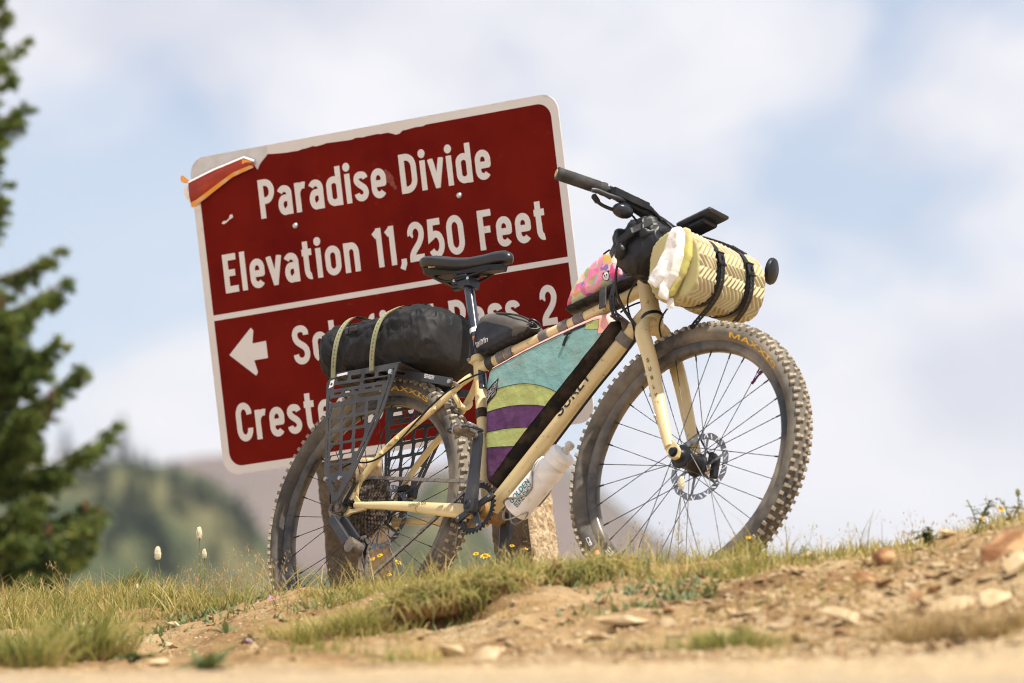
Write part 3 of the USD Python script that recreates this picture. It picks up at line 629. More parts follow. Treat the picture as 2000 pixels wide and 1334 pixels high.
for u0, u1, lb in ((.300, .437, 'left timber post with a chewed fuzzy edge'), (.846, .974, 'right timber post with chewed rough faces')):
    n = 150; vs = np.linspace(-.85, .70, n); w0, w1 = -.0042 - .142, -.0042; ring = []
    per = [(u0, w1)]
    c = [(u0, w1), (u0, w0), (u1, w0), (u1, w1)]; per = np.array([np.array(c[k]) + (np.array(c[(k + 1) % 4]) - np.array(c[k])) * t for k in range(4) for t in np.arange(0, 1, 1 / 16)])
    cc = np.array([(u0 + u1) / 2, (w0 + w1) / 2])
    for v in vs:
        p3 = np.c_[per[:, 0], np.full(len(per), v), per[:, 1]]
        d = (meshkit.fbm(p3 * [60, 14, 60], 3, 2) - .5) * .010 + (meshkit.fbm(p3 * [200, 120, 200], 2, 4) - .5) * .007 - .004
        d = d - .010 * (meshkit.fbm(p3 * [9, 5, 9], 2, 6) > .62) * (v < .1)
        out = (per - cc) / np.linalg.norm(per - cc, axis=1, keepdims=True)
        front = np.clip((per[:, 1] - (w1 - .004)) / .004, 0, 1)
        d = np.where((v > -.02), np.where(front > 0, np.minimum(d, -.001), d), d)
        q = per + out * d[:, None]; ring.append(np.c_[q[:, 0], np.full(len(q), v), np.minimum(q[:, 1], w1 if v > -.02 else 9)])
    post = loft(np.array(ring), True)
    obj('post', post, M['post'], sign, smooth=50, label=lb)
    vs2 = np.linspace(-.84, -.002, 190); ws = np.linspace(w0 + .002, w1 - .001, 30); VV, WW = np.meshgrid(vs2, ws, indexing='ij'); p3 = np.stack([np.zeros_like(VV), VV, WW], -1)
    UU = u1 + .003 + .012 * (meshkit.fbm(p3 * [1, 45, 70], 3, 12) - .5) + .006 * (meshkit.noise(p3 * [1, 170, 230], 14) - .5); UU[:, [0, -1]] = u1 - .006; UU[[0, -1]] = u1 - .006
    a_, b_ = VV.shape; i, j = np.meshgrid(np.arange(a_ - 1), np.arange(b_ - 1), indexing='ij'); q4 = np.stack([i * b_ + j, i * b_ + j + 1, (i + 1) * b_ + j + 1, (i + 1) * b_ + j], -1).reshape(-1, 4)
    obj('gnawed_lit_face', (np.stack([UU, VV, WW], -1).reshape(-1, 3), q4), M['lit_gnawed_wood'], sign, smooth=True, label='fibrous side of the post, gnawed by animals, with sunlit brightness put into its colour')  # gnawed texture, plus sunlight painted in as a paler wood colour
    # splinters standing off the gnawed edge
    vs_ = rng.uniform(-.5, .0, 420); side = rng.integers(0, 2, 420); fz = []
    for v, sd in zip(vs_, side):
        base = np.array([u1 - .002 + .002 * rng.normal(), v, rng.uniform(w0, w1 - .002)]) if sd else np.array([rng.uniform(u1 - .03, u1), v, w1 - .001])
        dirn = np.array([rng.uniform(.3, 1), rng.uniform(-.9, .5), rng.normal() * .4 + (0 if sd else .6)]); dirn /= np.linalg.norm(dirn)
        L = rng.uniform(.004, .014); s_ = np.array([0, .0012, 0]); fz.append(np.array([base - s_, base + s_, base + dirn * L]))
    fz = np.array(fz).reshape(-1, 3); obj('splinters', (fz, np.arange(len(fz)).reshape(-1, 3)), M['lit_gnawed_wood'], sign, smooth=False, kind='stuff')

# ------------------------------------------------------------------ the bicycle
bike = thing('bicycle', 'cream coloured mountain bike leaning against the road sign, loaded with bags', 'bicycle', BIKE_R, BIKE_T)


def bike_thing(name, label, cat_, base, group=None):
    """a thing carried by the bicycle; its meshes are given in the bicycle's own coordinates"""
    base = np.asarray(base, float); t = thing(name, label, cat_, BIKE_R, BIKE_T + BIKE_R @ base, group); BASES[str(t.GetPath())] = base
    return t


BASES = {}


def bobj(name, mesh, material, parent, smooth=40, label=None, **kw):
    root = '/'.join(str(parent.GetPath()).split('/')[:3]); b = BASES.get(root)
    if b is not None:
        mesh = mesh.copy(); mesh.apply_translation(-b)
    return obj(name, mesh, material, parent, smooth, label, **kw)


def ell_tube(P, ry, rz, n=18):
    """tube with half width ry across the bicycle and rz in its plane"""
    P = np.asarray(P, float); T = np.gradient(P, axis=0); T /= np.linalg.norm(T, axis=1, keepdims=True)
    Y = np.array([0, 1.0, 0]) - T * T[:, 1:2]; Y /= np.linalg.norm(Y, axis=1, keepdims=True); Z = np.cross(T, Y)
    a = np.arange(n) * 2 * np.pi / n; ry = np.broadcast_to(ry, len(P)); rz = np.broadcast_to(rz, len(P))
    return loft(P[:, None] + np.cos(a)[None, :, None] * Y[:, None] * ry[:, None, None] + np.sin(a)[None, :, None] * Z[:, None] * rz[:, None, None])


BB = np.array([.4446, 0, -.0575]); ST = np.array([.3215, 0, .388]); HT0 = np.array([.938, 0, .413]); HT1 = HT0 - SDIR * .125
frame = group_part('frame', bike)
obj('seat_tube', tube([BB, ST], .0155, 20), M['cream'], frame)
obj('top_tube', ell_tube(spline([(.335, 0, .356), (.55, 0, .4085), (.75, 0, .4575), (.905, 0, .497)], 14), .0165, .0165), M['cream'], frame)
obj('down_tube', ell_tube(spline([BB + [.012, 0, .012], (.62, 0, .121), (.78, 0, .284), (.875, 0, .380), (.930, 0, .432)], 18), .0205, np.r_[np.full(12, .0205), np.full(6, .022)]), M['cream'], frame)
obj('head_tube', tube([HT0, HT0 - SDIR * .012, HT0 - SDIR * .016, HT1 + SDIR * .016, HT1 + SDIR * .012, HT1], [.0255, .0255, .0235, .0235, .0255, .0255], 28), M['cream'], frame)
gus = Polygon([(.815, .325), (.905, .425), (.925, .440), (.925, .395), (.86, .335)]); 
obj('bottom_bracket', lathe([(0.0, -.040), (.022, -.040), (.022, .040), (0, .040)], 24, 'y').apply_translation(BB), pm('muddy_paint', (.30, .17, .05), .6, (.16, .09, .04), 30, .4, .65, bump=.5, bscale=80), frame)
for s in (-1, 1):
    P = spline([(.415, s * .030, -.057), (.386, s * .044, -.057), (.32, s * .054, -.049), (.20, s * .062, -.029), (.07, s * .069, -.013), (.012, s * .070, -.006)], 26)
    obj('chain_stay', ell_tube(P, np.interp(np.linspace(0, 1, 26), [0, .12, .4, 1], [.010, .010, .010, .0075]), np.interp(np.linspace(0, 1, 26), [0, .12, .5, 1], [.0205, .0195, .0135, .0085])), M['cream'], frame)
    P = spline([(.318, s * .010, .334), (.300, s * .022, .315), (.248, s * .038, .262), (.1106, s * .058, .1631), (.04, s * .066, .094), (.0185, s * .068, .066)], 26)
    obj('seat_stay', tube(P, np.interp(np.linspace(0, 1, 26), [0, .3, 1], [.0095, .0092, .0085]), 16), M['cream'], frame)
    # forked dropout plate
    dp = Polygon([(.030, .078), (.012, .076), (-.012, .025), (-.026, -.010), (-.020, -.034), (.000, -.026), (.052, -.022), (.052, -.004), (.028, .000), (.012, .016), (.015, .045)]).buffer(.004).buffer(-.002)
    dp = dp.difference(Polygon([(-.006, -.015), (.014, -.016), (.026, -.013), (.010, .002), (.002, .012)]).buffer(.0015)).difference(Polygon([(.002, .03), (.010, .06), (.014, .06), (.007, .028)]).buffer(.002))
    obj('dropout', prism(dp, .008, 'xz', s * .070 - .004), M['cream'], frame, smooth=30)
br = spline([(.275, -.030, .288), (.290, -.020, .262), (.292, 0, .252), (.290, .020, .262), (.275, .030, .288)], 16)
obj('stay_bridge', tube(br, .007, 12), M['cream'], frame)
for p in ((.292, -.013, .252), (.238, -.050, .240), (.130, -.070, .165), (.085, -.075, .128)):
    obj('cable_boss', cat([bx((.012, .010, .010), p, bevel=.002)]), M['cream'], frame, smooth=30)
obj('seat_clamp', cat([tube([ST + np.array([.0042, 0, -.016]), ST + np.array([-.0002, 0, .0005])], .0205, 22), bx((.016, .014, .014), ST + [-.025, 0, -.006], bevel=.003)]), M['cream'], frame)
obj('clamp_bolt', tube([ST + np.array([-.026, -.013, -.006]), ST + np.array([-.026, .012, -.006])], .0045, 12), M['zinc'], frame)
# name on the down tube, worn
tp = text_poly('SURLY', .031); L = tp.bounds[2]; tp = affinity.scale(tp, .138 / L, 1.0, origin=(0, 0))
tp = tp.difference(unary_union([Point(x, y).buffer(r) for x, y, r in zip(rng.uniform(0, .14, 26), rng.uniform(0, .032, 26), rng.uniform(.001, .0045, 26))]))
DT0, DT1 = np.array([.6700, 0, .171]), np.array([.805, 0, .3095]); dd = (DT1 - DT0) / np.linalg.norm(DT1 - DT0); nz = np.array([-dd[2], 0, dd[0]])


def on_tube(o, d_, up_, r, lift=.0006, shift=0.0):
    def fn(v):
        ang = (v[:, 1] + shift) / r
        return o + v[:, :1] * d_ + (np.cos(ang)[:, None] * np.array([0, -1.0, 0]) + np.sin(ang)[:, None] * up_) * (r + lift)
    return fn


def letters(name, poly, fn, mat_, parent, cell=.006, label=None):
    m_ = bend(poly, cell, fn)
    return bobj(name, m_, mat_, parent, smooth=False, label=label)


letters('lettering', tp, on_tube(DT0, dd, nz, .0206, shift=-.006), M['blackink'], frame, label='worn black name along the down tube')
tp = text_poly('fatties fit fine', .0085); tp = affinity.scale(tp, .062 / tp.bounds[2], 1, origin=(0, 0))
letters('lettering', tp, lambda v: np.stack([.222 + v[:, 0], -.0735 + .05 * (v[:, 0] - .04) - 0 * v[:, 0] - .0005, -.037 + v[:, 1] - .14 * v[:, 0] * 0], 1), M['blackink'], frame, label='small black script on the chain stay')
obj('head_badge', bend(Polygon([(0, 0), (.028, .002), (.03, .016), (.015, .02), (.004, .013)]), .004, lambda v: HT1 + SDIR * .022 + (-SDIR) * v[:, 1:] + .0241 * np.stack([np.sin((v[:, :1] / .0235 + .1))[:, 0], -np.cos((v[:, :1] / .0235 + .1))[:, 0], np.zeros(len(v))], 1) * 1.0), pm('navy_badge', (.01, .014, .035), .4), frame, smooth=False)

# fork
fork = group_part('fork', bike)


def fk(p):
    """fork parts are given unturned; the fork is steered a little"""
    return AX0 + (np.asarray(p, float) - AX0) @ STEER_R.T


def fmesh(m_):
    m_ = m_.copy(); m_.vertices = fk(m_.vertices); return m_


C0 = HT0 + SDIR * .004
obj('crown', fmesh(cat([tube([C0, C0 + SDIR * .012, C0 + SDIR * .034, C0 + SDIR * .042], [.025, .0265, .0255, .020], 28)])), M['cream'], fork)
obj('crown_race', fmesh(tube([HT0 - SDIR * .001, HT0 + SDIR * .0065], .0285, 28)), M['black'], fork)
for s in (-1, 1):
    k = C0 + SDIR * .030
    P = spline([k + [0, s * .008, .006], k + SDIR * .004 + [0, s * .034, .002], k + SDIR * .030 + [.0, s * .0545, 0], k + SDIR * .075 + [.006, s * .0595, 0], (1.040, s * .0595, .190), (1.106, s * .0595, .038), (1.116, s * .0595, .018)], 34)
    obj('fork_leg', fmesh(ell_tube(P, np.interp(np.linspace(0, 1, 34), [0, .2, .6, 1], [.016, .0165, .0145, .011]), np.interp(np.linspace(0, 1, 34), [0, .2, .6, 1], [.021, .0215, .0185, .0135]))), M['cream'], fork)
    dp = Polygon([(1.103, .028), (1.122, .034), (1.140, .020), (1.152, .004), (1.149, -.012), (1.137, -.016), (1.124, -.010), (1.112, .008)]).buffer(.002)
    obj('fork_end', fmesh(prism(dp, .010, 'xz', s * .0595 - .005)), M['cream'], fork, smooth=30)
    obj('axle_bolt', fmesh(cat([tube([(1.137, s * .0535, 0), (1.137, s * .074, 0)], [.010, .0095], 16), tube([(1.137, s * .060, 0), (1.137, s * .0665, 0)], .013, 16)])), M['black'], fork)
    for f_ in (.13, .28, .45, .62):
        a_, b_ = np.array([.985, 0, .318]), np.array([1.116, 0, .018]); p = a_ + (b_ - a_) * (f_ * 1.15) + np.array([-.0165, s * .0655, 0.0]) * [1, 1, 1]
        obj('fork_bolt', fmesh(tube([p + [.004, -s * .004, 0], p + [-.004, s * .0045, 0]], .0046, 10)), M['zinc'], fork)
    if s < 0:
        tp = unary_union([affinity.translate(affinity.scale(text_poly(c, .011), .8, 1, origin=(0, 0)), 0, -k_ * .027) for k_, c in enumerate('SURLY')])
        a_, b_ = np.array([1.015, 0, .250]), np.array([1.106, 0, .042]); d2 = (b_ - a_) / np.linalg.norm(b_ - a_); x2 = np.array([-d2[2], 0, d2[0]])
        letters('lettering', tp, lambda v: fk(a_ - d2 * v[:, 1:] + (v[:, :1] - .002) * x2 + np.array([0, -.0772, 0]) + np.array([0, 1.0, 0]) * (np.clip(v[:, :1] - .002, -.01, .01) ** 2 * 26 + np.clip(-v[:, 1:], 0, 1) * .026)), M['blackink'], fork, .003, label='small black letters down the fork leg')


# wheels
def make_wheel(rear, c, Rl):
    w = group_part('wheel', bike); tag(w, 'dusty front wheel turned slightly, with knobbly tyre' if not rear else 'dusty rear wheel with knobbly tyre and cassette')
    put = lambda m_: (lambda q: (setattr(q, 'vertices', q.vertices @ Rl.T + c), q)[1])(m_.copy())  # noqa: E731
    prof = []
    for t in np.linspace(-1, 1, 31):
        a = t * math.radians(152); r = .3385 + .0275 * math.cos(a); y = .0315 * math.sin(a) * (1.0 if abs(t) < .8 else 1 - (abs(t) - .8) * 1.3)
        prof.append((r, y))
    tyre = lathe(prof, 180, 'y', True); tyre.invert()
    o_tyre = obj('tyre', put(tyre), M['rubber'], w, smooth=50)
    kn = []
    N = 104
    for k in range(N):
        th = 2 * math.pi * k / N
        spec = [(-1, 52, .0105, .0125, .0070), (1, 52, .0105, .0125, .0070)]
        spec += [(-1, 14, .0100, .0085, .0060), (1, 14, .0100, .0085, .0060)] if k % 2 == 0 else [(-1, 32, .0085, .0095, .006), (1, 32, .0085, .0095, .006), (0, 0, .008, .010, .006)]
        if k % 2 == 1:
            spec[0] = (-1, 47, .0115, .0115, .0070); spec[1] = (1, 47, .0115, .0115, .0070)
        for sd, deg, lx, ly, hh in spec:
            a = math.radians(deg) * sd; r0 = .3385 + .0275 * math.cos(a); y0 = .0315 * math.sin(a)
            nr, ny = math.cos(a) / .0275, math.sin(a) / .0315; l_ = math.hypot(nr, ny); nr /= l_; ny /= l_
            th2 = th + (math.pi / N) * (0.5 if sd > 0 else 0)
            N3 = np.array([nr * math.sin(th2), ny, nr * math.cos(th2)]); T3 = np.array([math.cos(th2), 0, -math.sin(th2)]); B3 = np.cross(N3, T3)
            o3 = np.array([r0 * math.sin(th2), y0, r0 * math.cos(th2)])
            b8 = np.array([[sx * lx / 2, sy * ly / 2, -.002] for sx in (-1, 1) for sy in (-1, 1)] + [[sx * lx / 2 * .74, sy * ly / 2 * .8, hh] for sx in (-1, 1) for sy in (-1, 1)])
            kn.append(b8 @ np.stack([T3, B3, N3]) + o3)
    kf = np.array([[4, 5, 7], [4, 7, 6], [0, 4, 6], [0, 6, 2], [1, 3, 7], [1, 7, 5], [0, 1, 5], [0, 5, 4], [2, 6, 7], [2, 7, 3]])
    KV = np.vstack(kn); KF = np.vstack([kf + 8 * k for k in range(len(kn))])
    obj('tread', put(trimesh.Trimesh(KV, KF, process=False)), M['knob'], o_tyre, smooth=False, kind='stuff')
    rim = lathe([(.3145, -.0150), (.3165, -.0165), (.3105, -.0172), (.300, -.0162), (.2945, -.0120), (.2915, -.006), (.2912, 0), (.2915, .006), (.2945, .0120), (.300, .0162), (.3105, .0172), (.3165, .0165), (.3145, .0150), (.306, .012), (.306, -.012)], 140, 'y', True)
    o_rim = obj('rim', put(rim), M['rim'], w, smooth=40)
    fl = .033 if not rear else .027
    if rear:
        hub = [(0, -.066), (.010, -.066), (.010, -.03), (.029, -.028), (.029, -.024), (.017, -.018), (.017, .018), (.031, fl), (.031, fl + .004), (.018, fl + .008), (.012, .060), (.012, .066), (0, .066)]
    else:
        hub = [(0, -.055), (.0135, -.055), (.0145, -.048), (.017, -.046), (.019, -.040), (.030, -.036), (.031, -.032), (.026, -.028), (.0235, -.014), (.023, .014), (.026, .026), (.031, .030), (.031, .034), (.022, .038), (.022, .044), (.0145, .047), (.0135, .055), (0, .055)]
    obj('hub', put(lathe(hub, 40, 'y')), M['black'], w, smooth=35)
    for k in range(32):
        side = 1 if k % 2 else -1; rim_a = 2 * math.pi * (k + .35) / 32; cross = 1 if (k // 2) % 2 else -1
        ha = rim_a + cross * math.radians(72) * .93; hr = .0275
        p0 = np.array([hr * math.sin(ha), side * (fl if side > 0 else (.034 if not rear else .026)), hr * math.cos(ha)]); p1 = np.array([.2925 * math.sin(rim_a), side * .004, .2925 * math.cos(rim_a)])
        e = p1 + (p0 - p1) * .055
        obj('spoke', put(cat([tube([p0, p1], .00105, 6), tube([e, p1 + (p1 - p0) * .01], .0021, 6)])), M['spoke'], w, smooth=60)
    va = math.radians(40.9 if not rear else 22.5)
    vd = np.array([math.sin(va), 0, math.cos(va)]); vv = [vd * .2915, vd * .2805, vd * .280, vd * .262, vd * .261, vd * .249]
    obj('valve', put(cat([tube(vv[:2], .0045, 10), tube(vv[2:4], .0028, 10), tube([vd * .263, vd * .250], .0038, 10)])), M['violet'], w)
    # brake disc with slots
    R1, R0 = .0905, .0735; y_r = .0405 if not rear else .046
    ring = Point(0, 0).buffer(R1, quad_segs=40)
    ring = Polygon([((R1 - .0012 * (1 + math.cos(t * 12))) * math.cos(t), (R1 - .0012 * (1 + math.cos(t * 12))) * math.sin(t)) for t in np.linspace(0, 2 * math.pi, 240, endpoint=False)])
    ring = ring.difference(Point(0, 0).buffer(R0, quad_segs=40)); slots = []
    for k in range(36):
        t = 2 * math.pi * k / 36; a1 = t + .10 * (1 if k % 3 else -.4)
        slots.append(LineString([(.077 * math.cos(t), .077 * math.sin(t)), (.087 * math.cos(a1), .087 * math.sin(a1))]).buffer(.0020))
    arms = [LineString([(.020 * math.cos(t), .020 * math.sin(t)), (.05 * math.cos(t + .28), .05 * math.sin(t + .28)), (.0745 * math.cos(t + .36), .0745 * math.sin(t + .36))]).buffer(.0034) for t in np.arange(6) * math.pi / 3]
    disc = unary_union([ring.difference(unary_union(slots)), *arms, Point(0, 0).buffer(.025).difference(Point(0, 0).buffer(.014))])
    obj('brake_disc', put(prism(disc, .002, 'xz', y_r)), M['rotor'], w, smooth=False)
    # tyre print
    def side_y(r):
        cs = np.clip((r - .3385) / .0275, -1, 1); a = np.arccos(cs); t = a / math.radians(152)
        return .0315 * np.sin(a) * np.where(t < .8, 1.0, 1 - (t - .8) * 1.3)

    def on_side(r0, deg, width, height, text, mat_, lb, flat=True, cw=True):
        tp = text_poly(text, 1.0) if isinstance(text, str) else text
        b = tp.bounds; tp = affinity.translate(tp, -b[0], -b[1]); tp = affinity.scale(tp, width / (b[2] - b[0]), height / (b[3] - b[1]), origin=(0, 0))

        def fn(v):
            r = r0 + v[:, 1]; th = math.radians(deg) + v[:, 0] / (r0 + height / 2)
            return (np.stack([r * np.sin(th), -(side_y(r) if flat else np.full_like(r, .0174)) - .0009, r * np.cos(th)], 1)) @ Rl.T + c
        obj('tyre_print', bend(tp, .004, fn), mat_, o_tyre if flat else o_rim, smooth=False, label=lb)
    if rear:
        on_side(.3265, -1.5, .207, .0125, 'MAXXIS', M['yellowink'], 'yellow maker lettering on the tyre wall')
    else:
        on_side(.3240, 16.2, .200, .0130, 'MAXXIS', M['yellowink'], 'yellow maker lettering on the tyre wall')
        on_side(.326, -129.5, .026, .008, unary_union([sbox(0, 0, 26, 8).difference(sbox(1, 1, 25, 7)), affinity.scale(text_poly('EXO', 5), .9, .9, origin=(0, 0)).buffer(.01)]), M['whiteink'], 'small white outlined print on the tyre wall')
        on_side(.322, -136.5, .016, .011, sbox(0, 0, 1, 1), M['orangeink'], 'small orange patch on the tyre wall')
        on_side(.2965, -141.5, .027, .0145, 'E', M['whiteink'], 'large white letter on the rim', flat=False)
    return w


make_wheel(False, AXF, STEER_R)
rear_wheel = make_wheel(True, np.zeros(3), np.eye(3))
# front brake caliper behind the fork leg
obj('brake_caliper', fmesh(cat([bx((.020, .018, .060), (1.178, .052, -.002), bevel=.004), bx((.014, .022, .030), (1.160, .058, .026), bevel=.003)])), M['black'], fork, smooth=30)
obj('brake_caliper', cat([bx((.040, .024, .022), (.055, .055, .072), bevel=.005), bx((.022, .026, .030), (.085, .058, .060), bevel=.005), bx((.018, .012, .05), (.04, .06, .04), bevel=.003)]), M['black'], frame, smooth=30)

# drive train
cass = group_part('cassette', bike)
RAD = [.088, .079, .071, .064, .057, .050, .044, .038, .033, .028, .024]
for k, r in enumerate(RAD):
    nt = int(round(2 * math.pi * r / .0127)); tt = np.linspace(0, 2 * math.pi, nt * 6, endpoint=False); rr = r + .0036 * np.clip(np.cos(tt * nt) * 1.4, -1, 1)
    p = Polygon(np.stack([rr * np.cos(tt), rr * np.sin(tt)], 1)); inner = r * .62 if k < 7 else .014
    if k < 6:
        p = p.difference(Point(0, 0).buffer(r - .012)); p = unary_union([p] + [LineString([(.015 * math.cos(t), .015 * math.sin(t)), ((r - .010) * math.cos(t + .25), (r - .010) * math.sin(t + .25))]).buffer(.005) for t in np.arange(5) * 2 * math.pi / 5 + .3 * k] + [Point(0, 0).buffer(.022)])
    obj('sprocket', prism(p, .0019, 'xz', -.0205 - .0038 * k), M['grime'], cass, smooth=False)
obj('lock_ring', lathe([(.016, -.066), (.018, -.064), (.018, -.058)], 24, 'y'), M['grime'], cass)
crank = group_part('crankset', bike)
CR = .067; yc = -.047; nt = 33; tt = np.linspace(0, 2 * math.pi, nt * 6, endpoint=False); rr = CR + .0038 * np.clip(np.cos(tt * nt) * 1.4, -1, 1)
ringp = Polygon(np.stack([BB[0] + rr * np.cos(tt), BB[2] + rr * np.sin(tt)], 1)).difference(Point(BB[0], BB[2]).buffer(.054))
spid = [LineString([(BB[0], BB[2]), (BB[0] + .060 * math.cos(t), BB[2] + .060 * math.sin(t))]).buffer(.0085) for t in np.radians([25, 115, 205, 295])]
obj('chain_ring', prism(unary_union([ringp, *[LineString([(BB[0] + .047 * math.cos(t), BB[2] + .047 * math.sin(t)), (BB[0] + .058 * math.cos(t), BB[2] + .058 * math.sin(t))]).buffer(.008) for t in np.radians([25, 115, 205, 295])]]), .0030, 'xz', yc), M['black'], crank, smooth=30)
obj('spider', prism(unary_union([*spid, Point(BB[0], BB[2]).buffer(.021)]), .0055, 'xz', yc - .0062), M['slate'], crank, smooth=30)
for t in np.radians([25, 115, 205, 295]):
    p = BB + [.056 * math.cos(t), 0, .056 * math.sin(t)]; obj('chain_ring_bolt', tube([p + [0, yc - .009, 0], p + [0, yc + .004, 0]], .0042, 10), M['steel'], crank)


def crank_arm(s, end):
    a = BB + [.003, s * .068, 0]; b = np.asarray(end, float); d = b - a; L = np.linalg.norm(d); d /= L; side = np.cross(d, [0, 1, 0]); ring = []
    for t, hw, th in ((-.022, .006, .010), (-.018, .015, .0125), (-.005, .0195, .0135), (.02, .0185, .0125), (.06, .0175, .0095), (.12, .0155, .0085), (L - .012, .0150, .0085), (L + .008, .0125, .0080), (L + .0155, .005, .0065)):
        o = a + d * t + np.array([0, s * (.0 + .011 * t / L), 0]) * 0
        sec = np.array([(-hw, -th * .6), (-hw * .6, -th), (hw * .6, -th), (hw, -th * .6), (hw, th * .6), (hw * .6, th), (-hw * .6, th), (-hw, th * .6)])
        ring.append(o + sec[:, :1] * side + sec[:, 1:] * np.array([0, 1.0, 0]))
    return loft(np.array(ring))


PR = np.array([.4546, -.084, .123]); PL = np.array([.4405, .084, -.236])
arm_r = obj('crank_arm', crank_arm(-1, PR), M['slate'], crank, smooth=28); obj('crank_arm', crank_arm(1, PL), M['slate'], crank, smooth=28)
obj('crank_bolt', cat([lathe([(.006, -.080), (.0065, -.0835), (.0115, -.0835), (.013, -.080)], 24, 'y').apply_translation(BB + [.003, 0, 0])]), M['black'], crank)
tp = affinity.scale(text_poly('CUES', .011), 1.25, 1, origin=(0, 0)); L = tp.bounds[2]
letters('lettering', tp, lambda v: np.stack([.4515 - v[:, 1] + .006, np.full(len(v), -.0800) - .0015 - .055 * v[:, 0] * 0, -.020 + v[:, 0]], 1), pm('grey_ink', (.22, .22, .23), .5), crank, .004, label='grey name on the crank arm')
obj('crank_axle', tube([BB + [0, -.066, 0], BB + [0, .072, 0]], .012, 16), M['steel'], crank)


def pedal(p, s):
    pd = group_part('pedal', bike); p = np.asarray(p, float); y0 = p[1]
    obj('pedal_axle', tube([p, p + [0, s * .020, 0], p + [0, s * .022, 0], p + [0, s * .062, 0]], [.0075, .0075, .0095, .008], 14), M['steel'], pd)
    obj('pedal_body', cat([bx((.052, .044, .017), p + [0, s * .050, 0], bevel=.005), bx((.030, .060, .020), p + [0, s * .050, 0], bevel=.005)]), M['derail'], pd, smooth=30)
    for sx in (-1, 1):
        obj('cleat_clip', cat([bx((.014, .032, .007), p + [sx * .026, s * .050, .013], turn([0, 1, 0], sx * .35), .002), bx((.010, .026, .020), p + [sx * .033, s * .050, .002], bevel=.003)]), M['steel'], pd, smooth=30)
        obj('cage_bar', tube(spline([p + [sx * .020, s * .022, .004], p + [sx * .043, s * .030, .002], p + [sx * .046, s * .050, 0], p + [sx * .043, s * .072, -.002], p + [sx * .020, s * .080, -.002]], 16), .0035, 8), M['slate'], pd)


pedal(PR, -1); pedal(PL, 1)
# rear derailleur
der = group_part('derailleur', bike)
UPP = np.array([.052, -.055, -.125]); LOW = np.array([.098, -.055, -.235])
obj('hanger_bolt', cat([tube([(-.026, -.060, -.010), (-.026, -.094, -.014)], [.0155, .0145], 20), tube([(-.026, -.094, -.014), (-.026, -.098, -.0145)], .008, 6)]), M['derail'], der)
obj('derailleur_body', cat([hull([(-.052, -.066, -.020), (-.020, -.066, -.034), (-.052, -.104, -.024), (-.024, -.104, -.040), (-.050, -.09, -.055), (-.028, -.075, -.058)]), bx((.012, .012, .022), (-.060, -.088, -.012), bevel=.003)]), M['derail'], der, smooth=30)
obj('parallelogram', cat([bar((-.040, -.100, -.044), (.032, -.096, -.118), .012, .026), bar((-.022, -.074, -.040), (.048, -.074, -.108), .010, .020)]), M['slate'], der, smooth=30)
obj('knuckle', cat([hull([(.026, -.102, -.104), (.052, -.100, -.108), (.060, -.098, -.136), (.042, -.100, -.150), (.026, -.098, -.128), (.030, -.070, -.106), (.052, -.068, -.112), (.056, -.068, -.136), (.040, -.070, -.146)]), tube([(.050, -.105, -.132), (.050, -.066, -.132)], .018, 18)]), M['derail'], der, smooth=30)
for y in (-.064, -.046):
    cg = unary_union([LineString([(UPP[0] - .006, UPP[2] + .004), (.064, -.18), (LOW[0], LOW[2])]).buffer(.0085), Point(UPP[0], UPP[2]).buffer(.014), Point(LOW[0], LOW[2]).buffer(.014)]).difference(LineString([(.062, -.16), (.082, -.2)]).buffer(.003))
    obj('cage_plate', prism(cg, .0022, 'xz', y), M['derail'], der, smooth=30)
for p in (UPP, LOW):
    nt = 13; tt = np.linspace(0, 2 * math.pi, nt * 6, endpoint=False); rr = .0225 + .003 * np.cos(tt * nt)
    obj('jockey_wheel', prism(Polygon(np.stack([p[0] + rr * np.cos(tt), p[2] + rr * np.sin(tt)], 1)).difference(Point(p[0], p[2]).buffer(.006)), .006, 'xz', -.058), M['black'], der, smooth=30)
# chain
def tang(c0, r0, c1, r1, sgn):
    """outer tangent between two circles of one turning sense"""
    d = c1 - c0; L = np.linalg.norm(d); a = math.atan2(d[1], d[0]); b = math.acos((r0 - r1) / L) * sgn; n_ = np.array([math.cos(a + b), math.sin(a + b)])
    return c0 + n_ * r0, c1 + n_ * r1


rc = .082; P0, P1 = tang(np.zeros(2), rc + .003, BB[[0, 2]], CR + .003, 1)
Q0, Q1 = tang(BB[[0, 2]], CR + .003, LOW[[0, 2]], .0225, -1)
a0 = math.atan2(*(P1 - BB[[0, 2]])[::-1]); a1 = math.atan2(*(Q0 - BB[[0, 2]])[::-1])
ringarc = [BB[[0, 2]] + (CR + .003) * np.array([math.cos(t), math.sin(t)]) for t in np.linspace(a0, a1, 30)]
b0 = math.atan2(*(P0)[::-1]); casarc = [(rc + .003) * np.array([math.cos(t), math.sin(t)]) for t in np.linspace(math.radians(286), b0 if b0 > 0 else b0 + 2 * math.pi, 40)][::-1]
lowarc = [LOW[[0, 2]] + .0235 * np.array([math.cos(t), math.sin(t)]) for t in np.radians(np.linspace(-70, -230, 12))]
upar = [UPP[[0, 2]] + .0235 * np.array([math.cos(t), math.sin(t)]) for t in np.radians(np.linspace(-30, 95, 10))]
seq = casarc[::-1] + [P1] + ringarc + [Q1] + lowarc + upar; ys = [-.0295] * len(casarc) + [-.0455] * (1 + len(ringarc)) + [-.055] * (1 + len(lowarc) + len(upar))
path3 = np.c_[np.array(seq)[:, 0], ys, np.array(seq)[:, 1]]; sl = np.r_[0, np.cumsum(np.linalg.norm(np.diff(path3, axis=0), axis=1))]; nl = int(sl[-1] / .0127)
pos = np.stack([np.interp(np.arange(nl + 1) * .0127, sl, path3[:, k]) for k in range(3)], 1); links = []
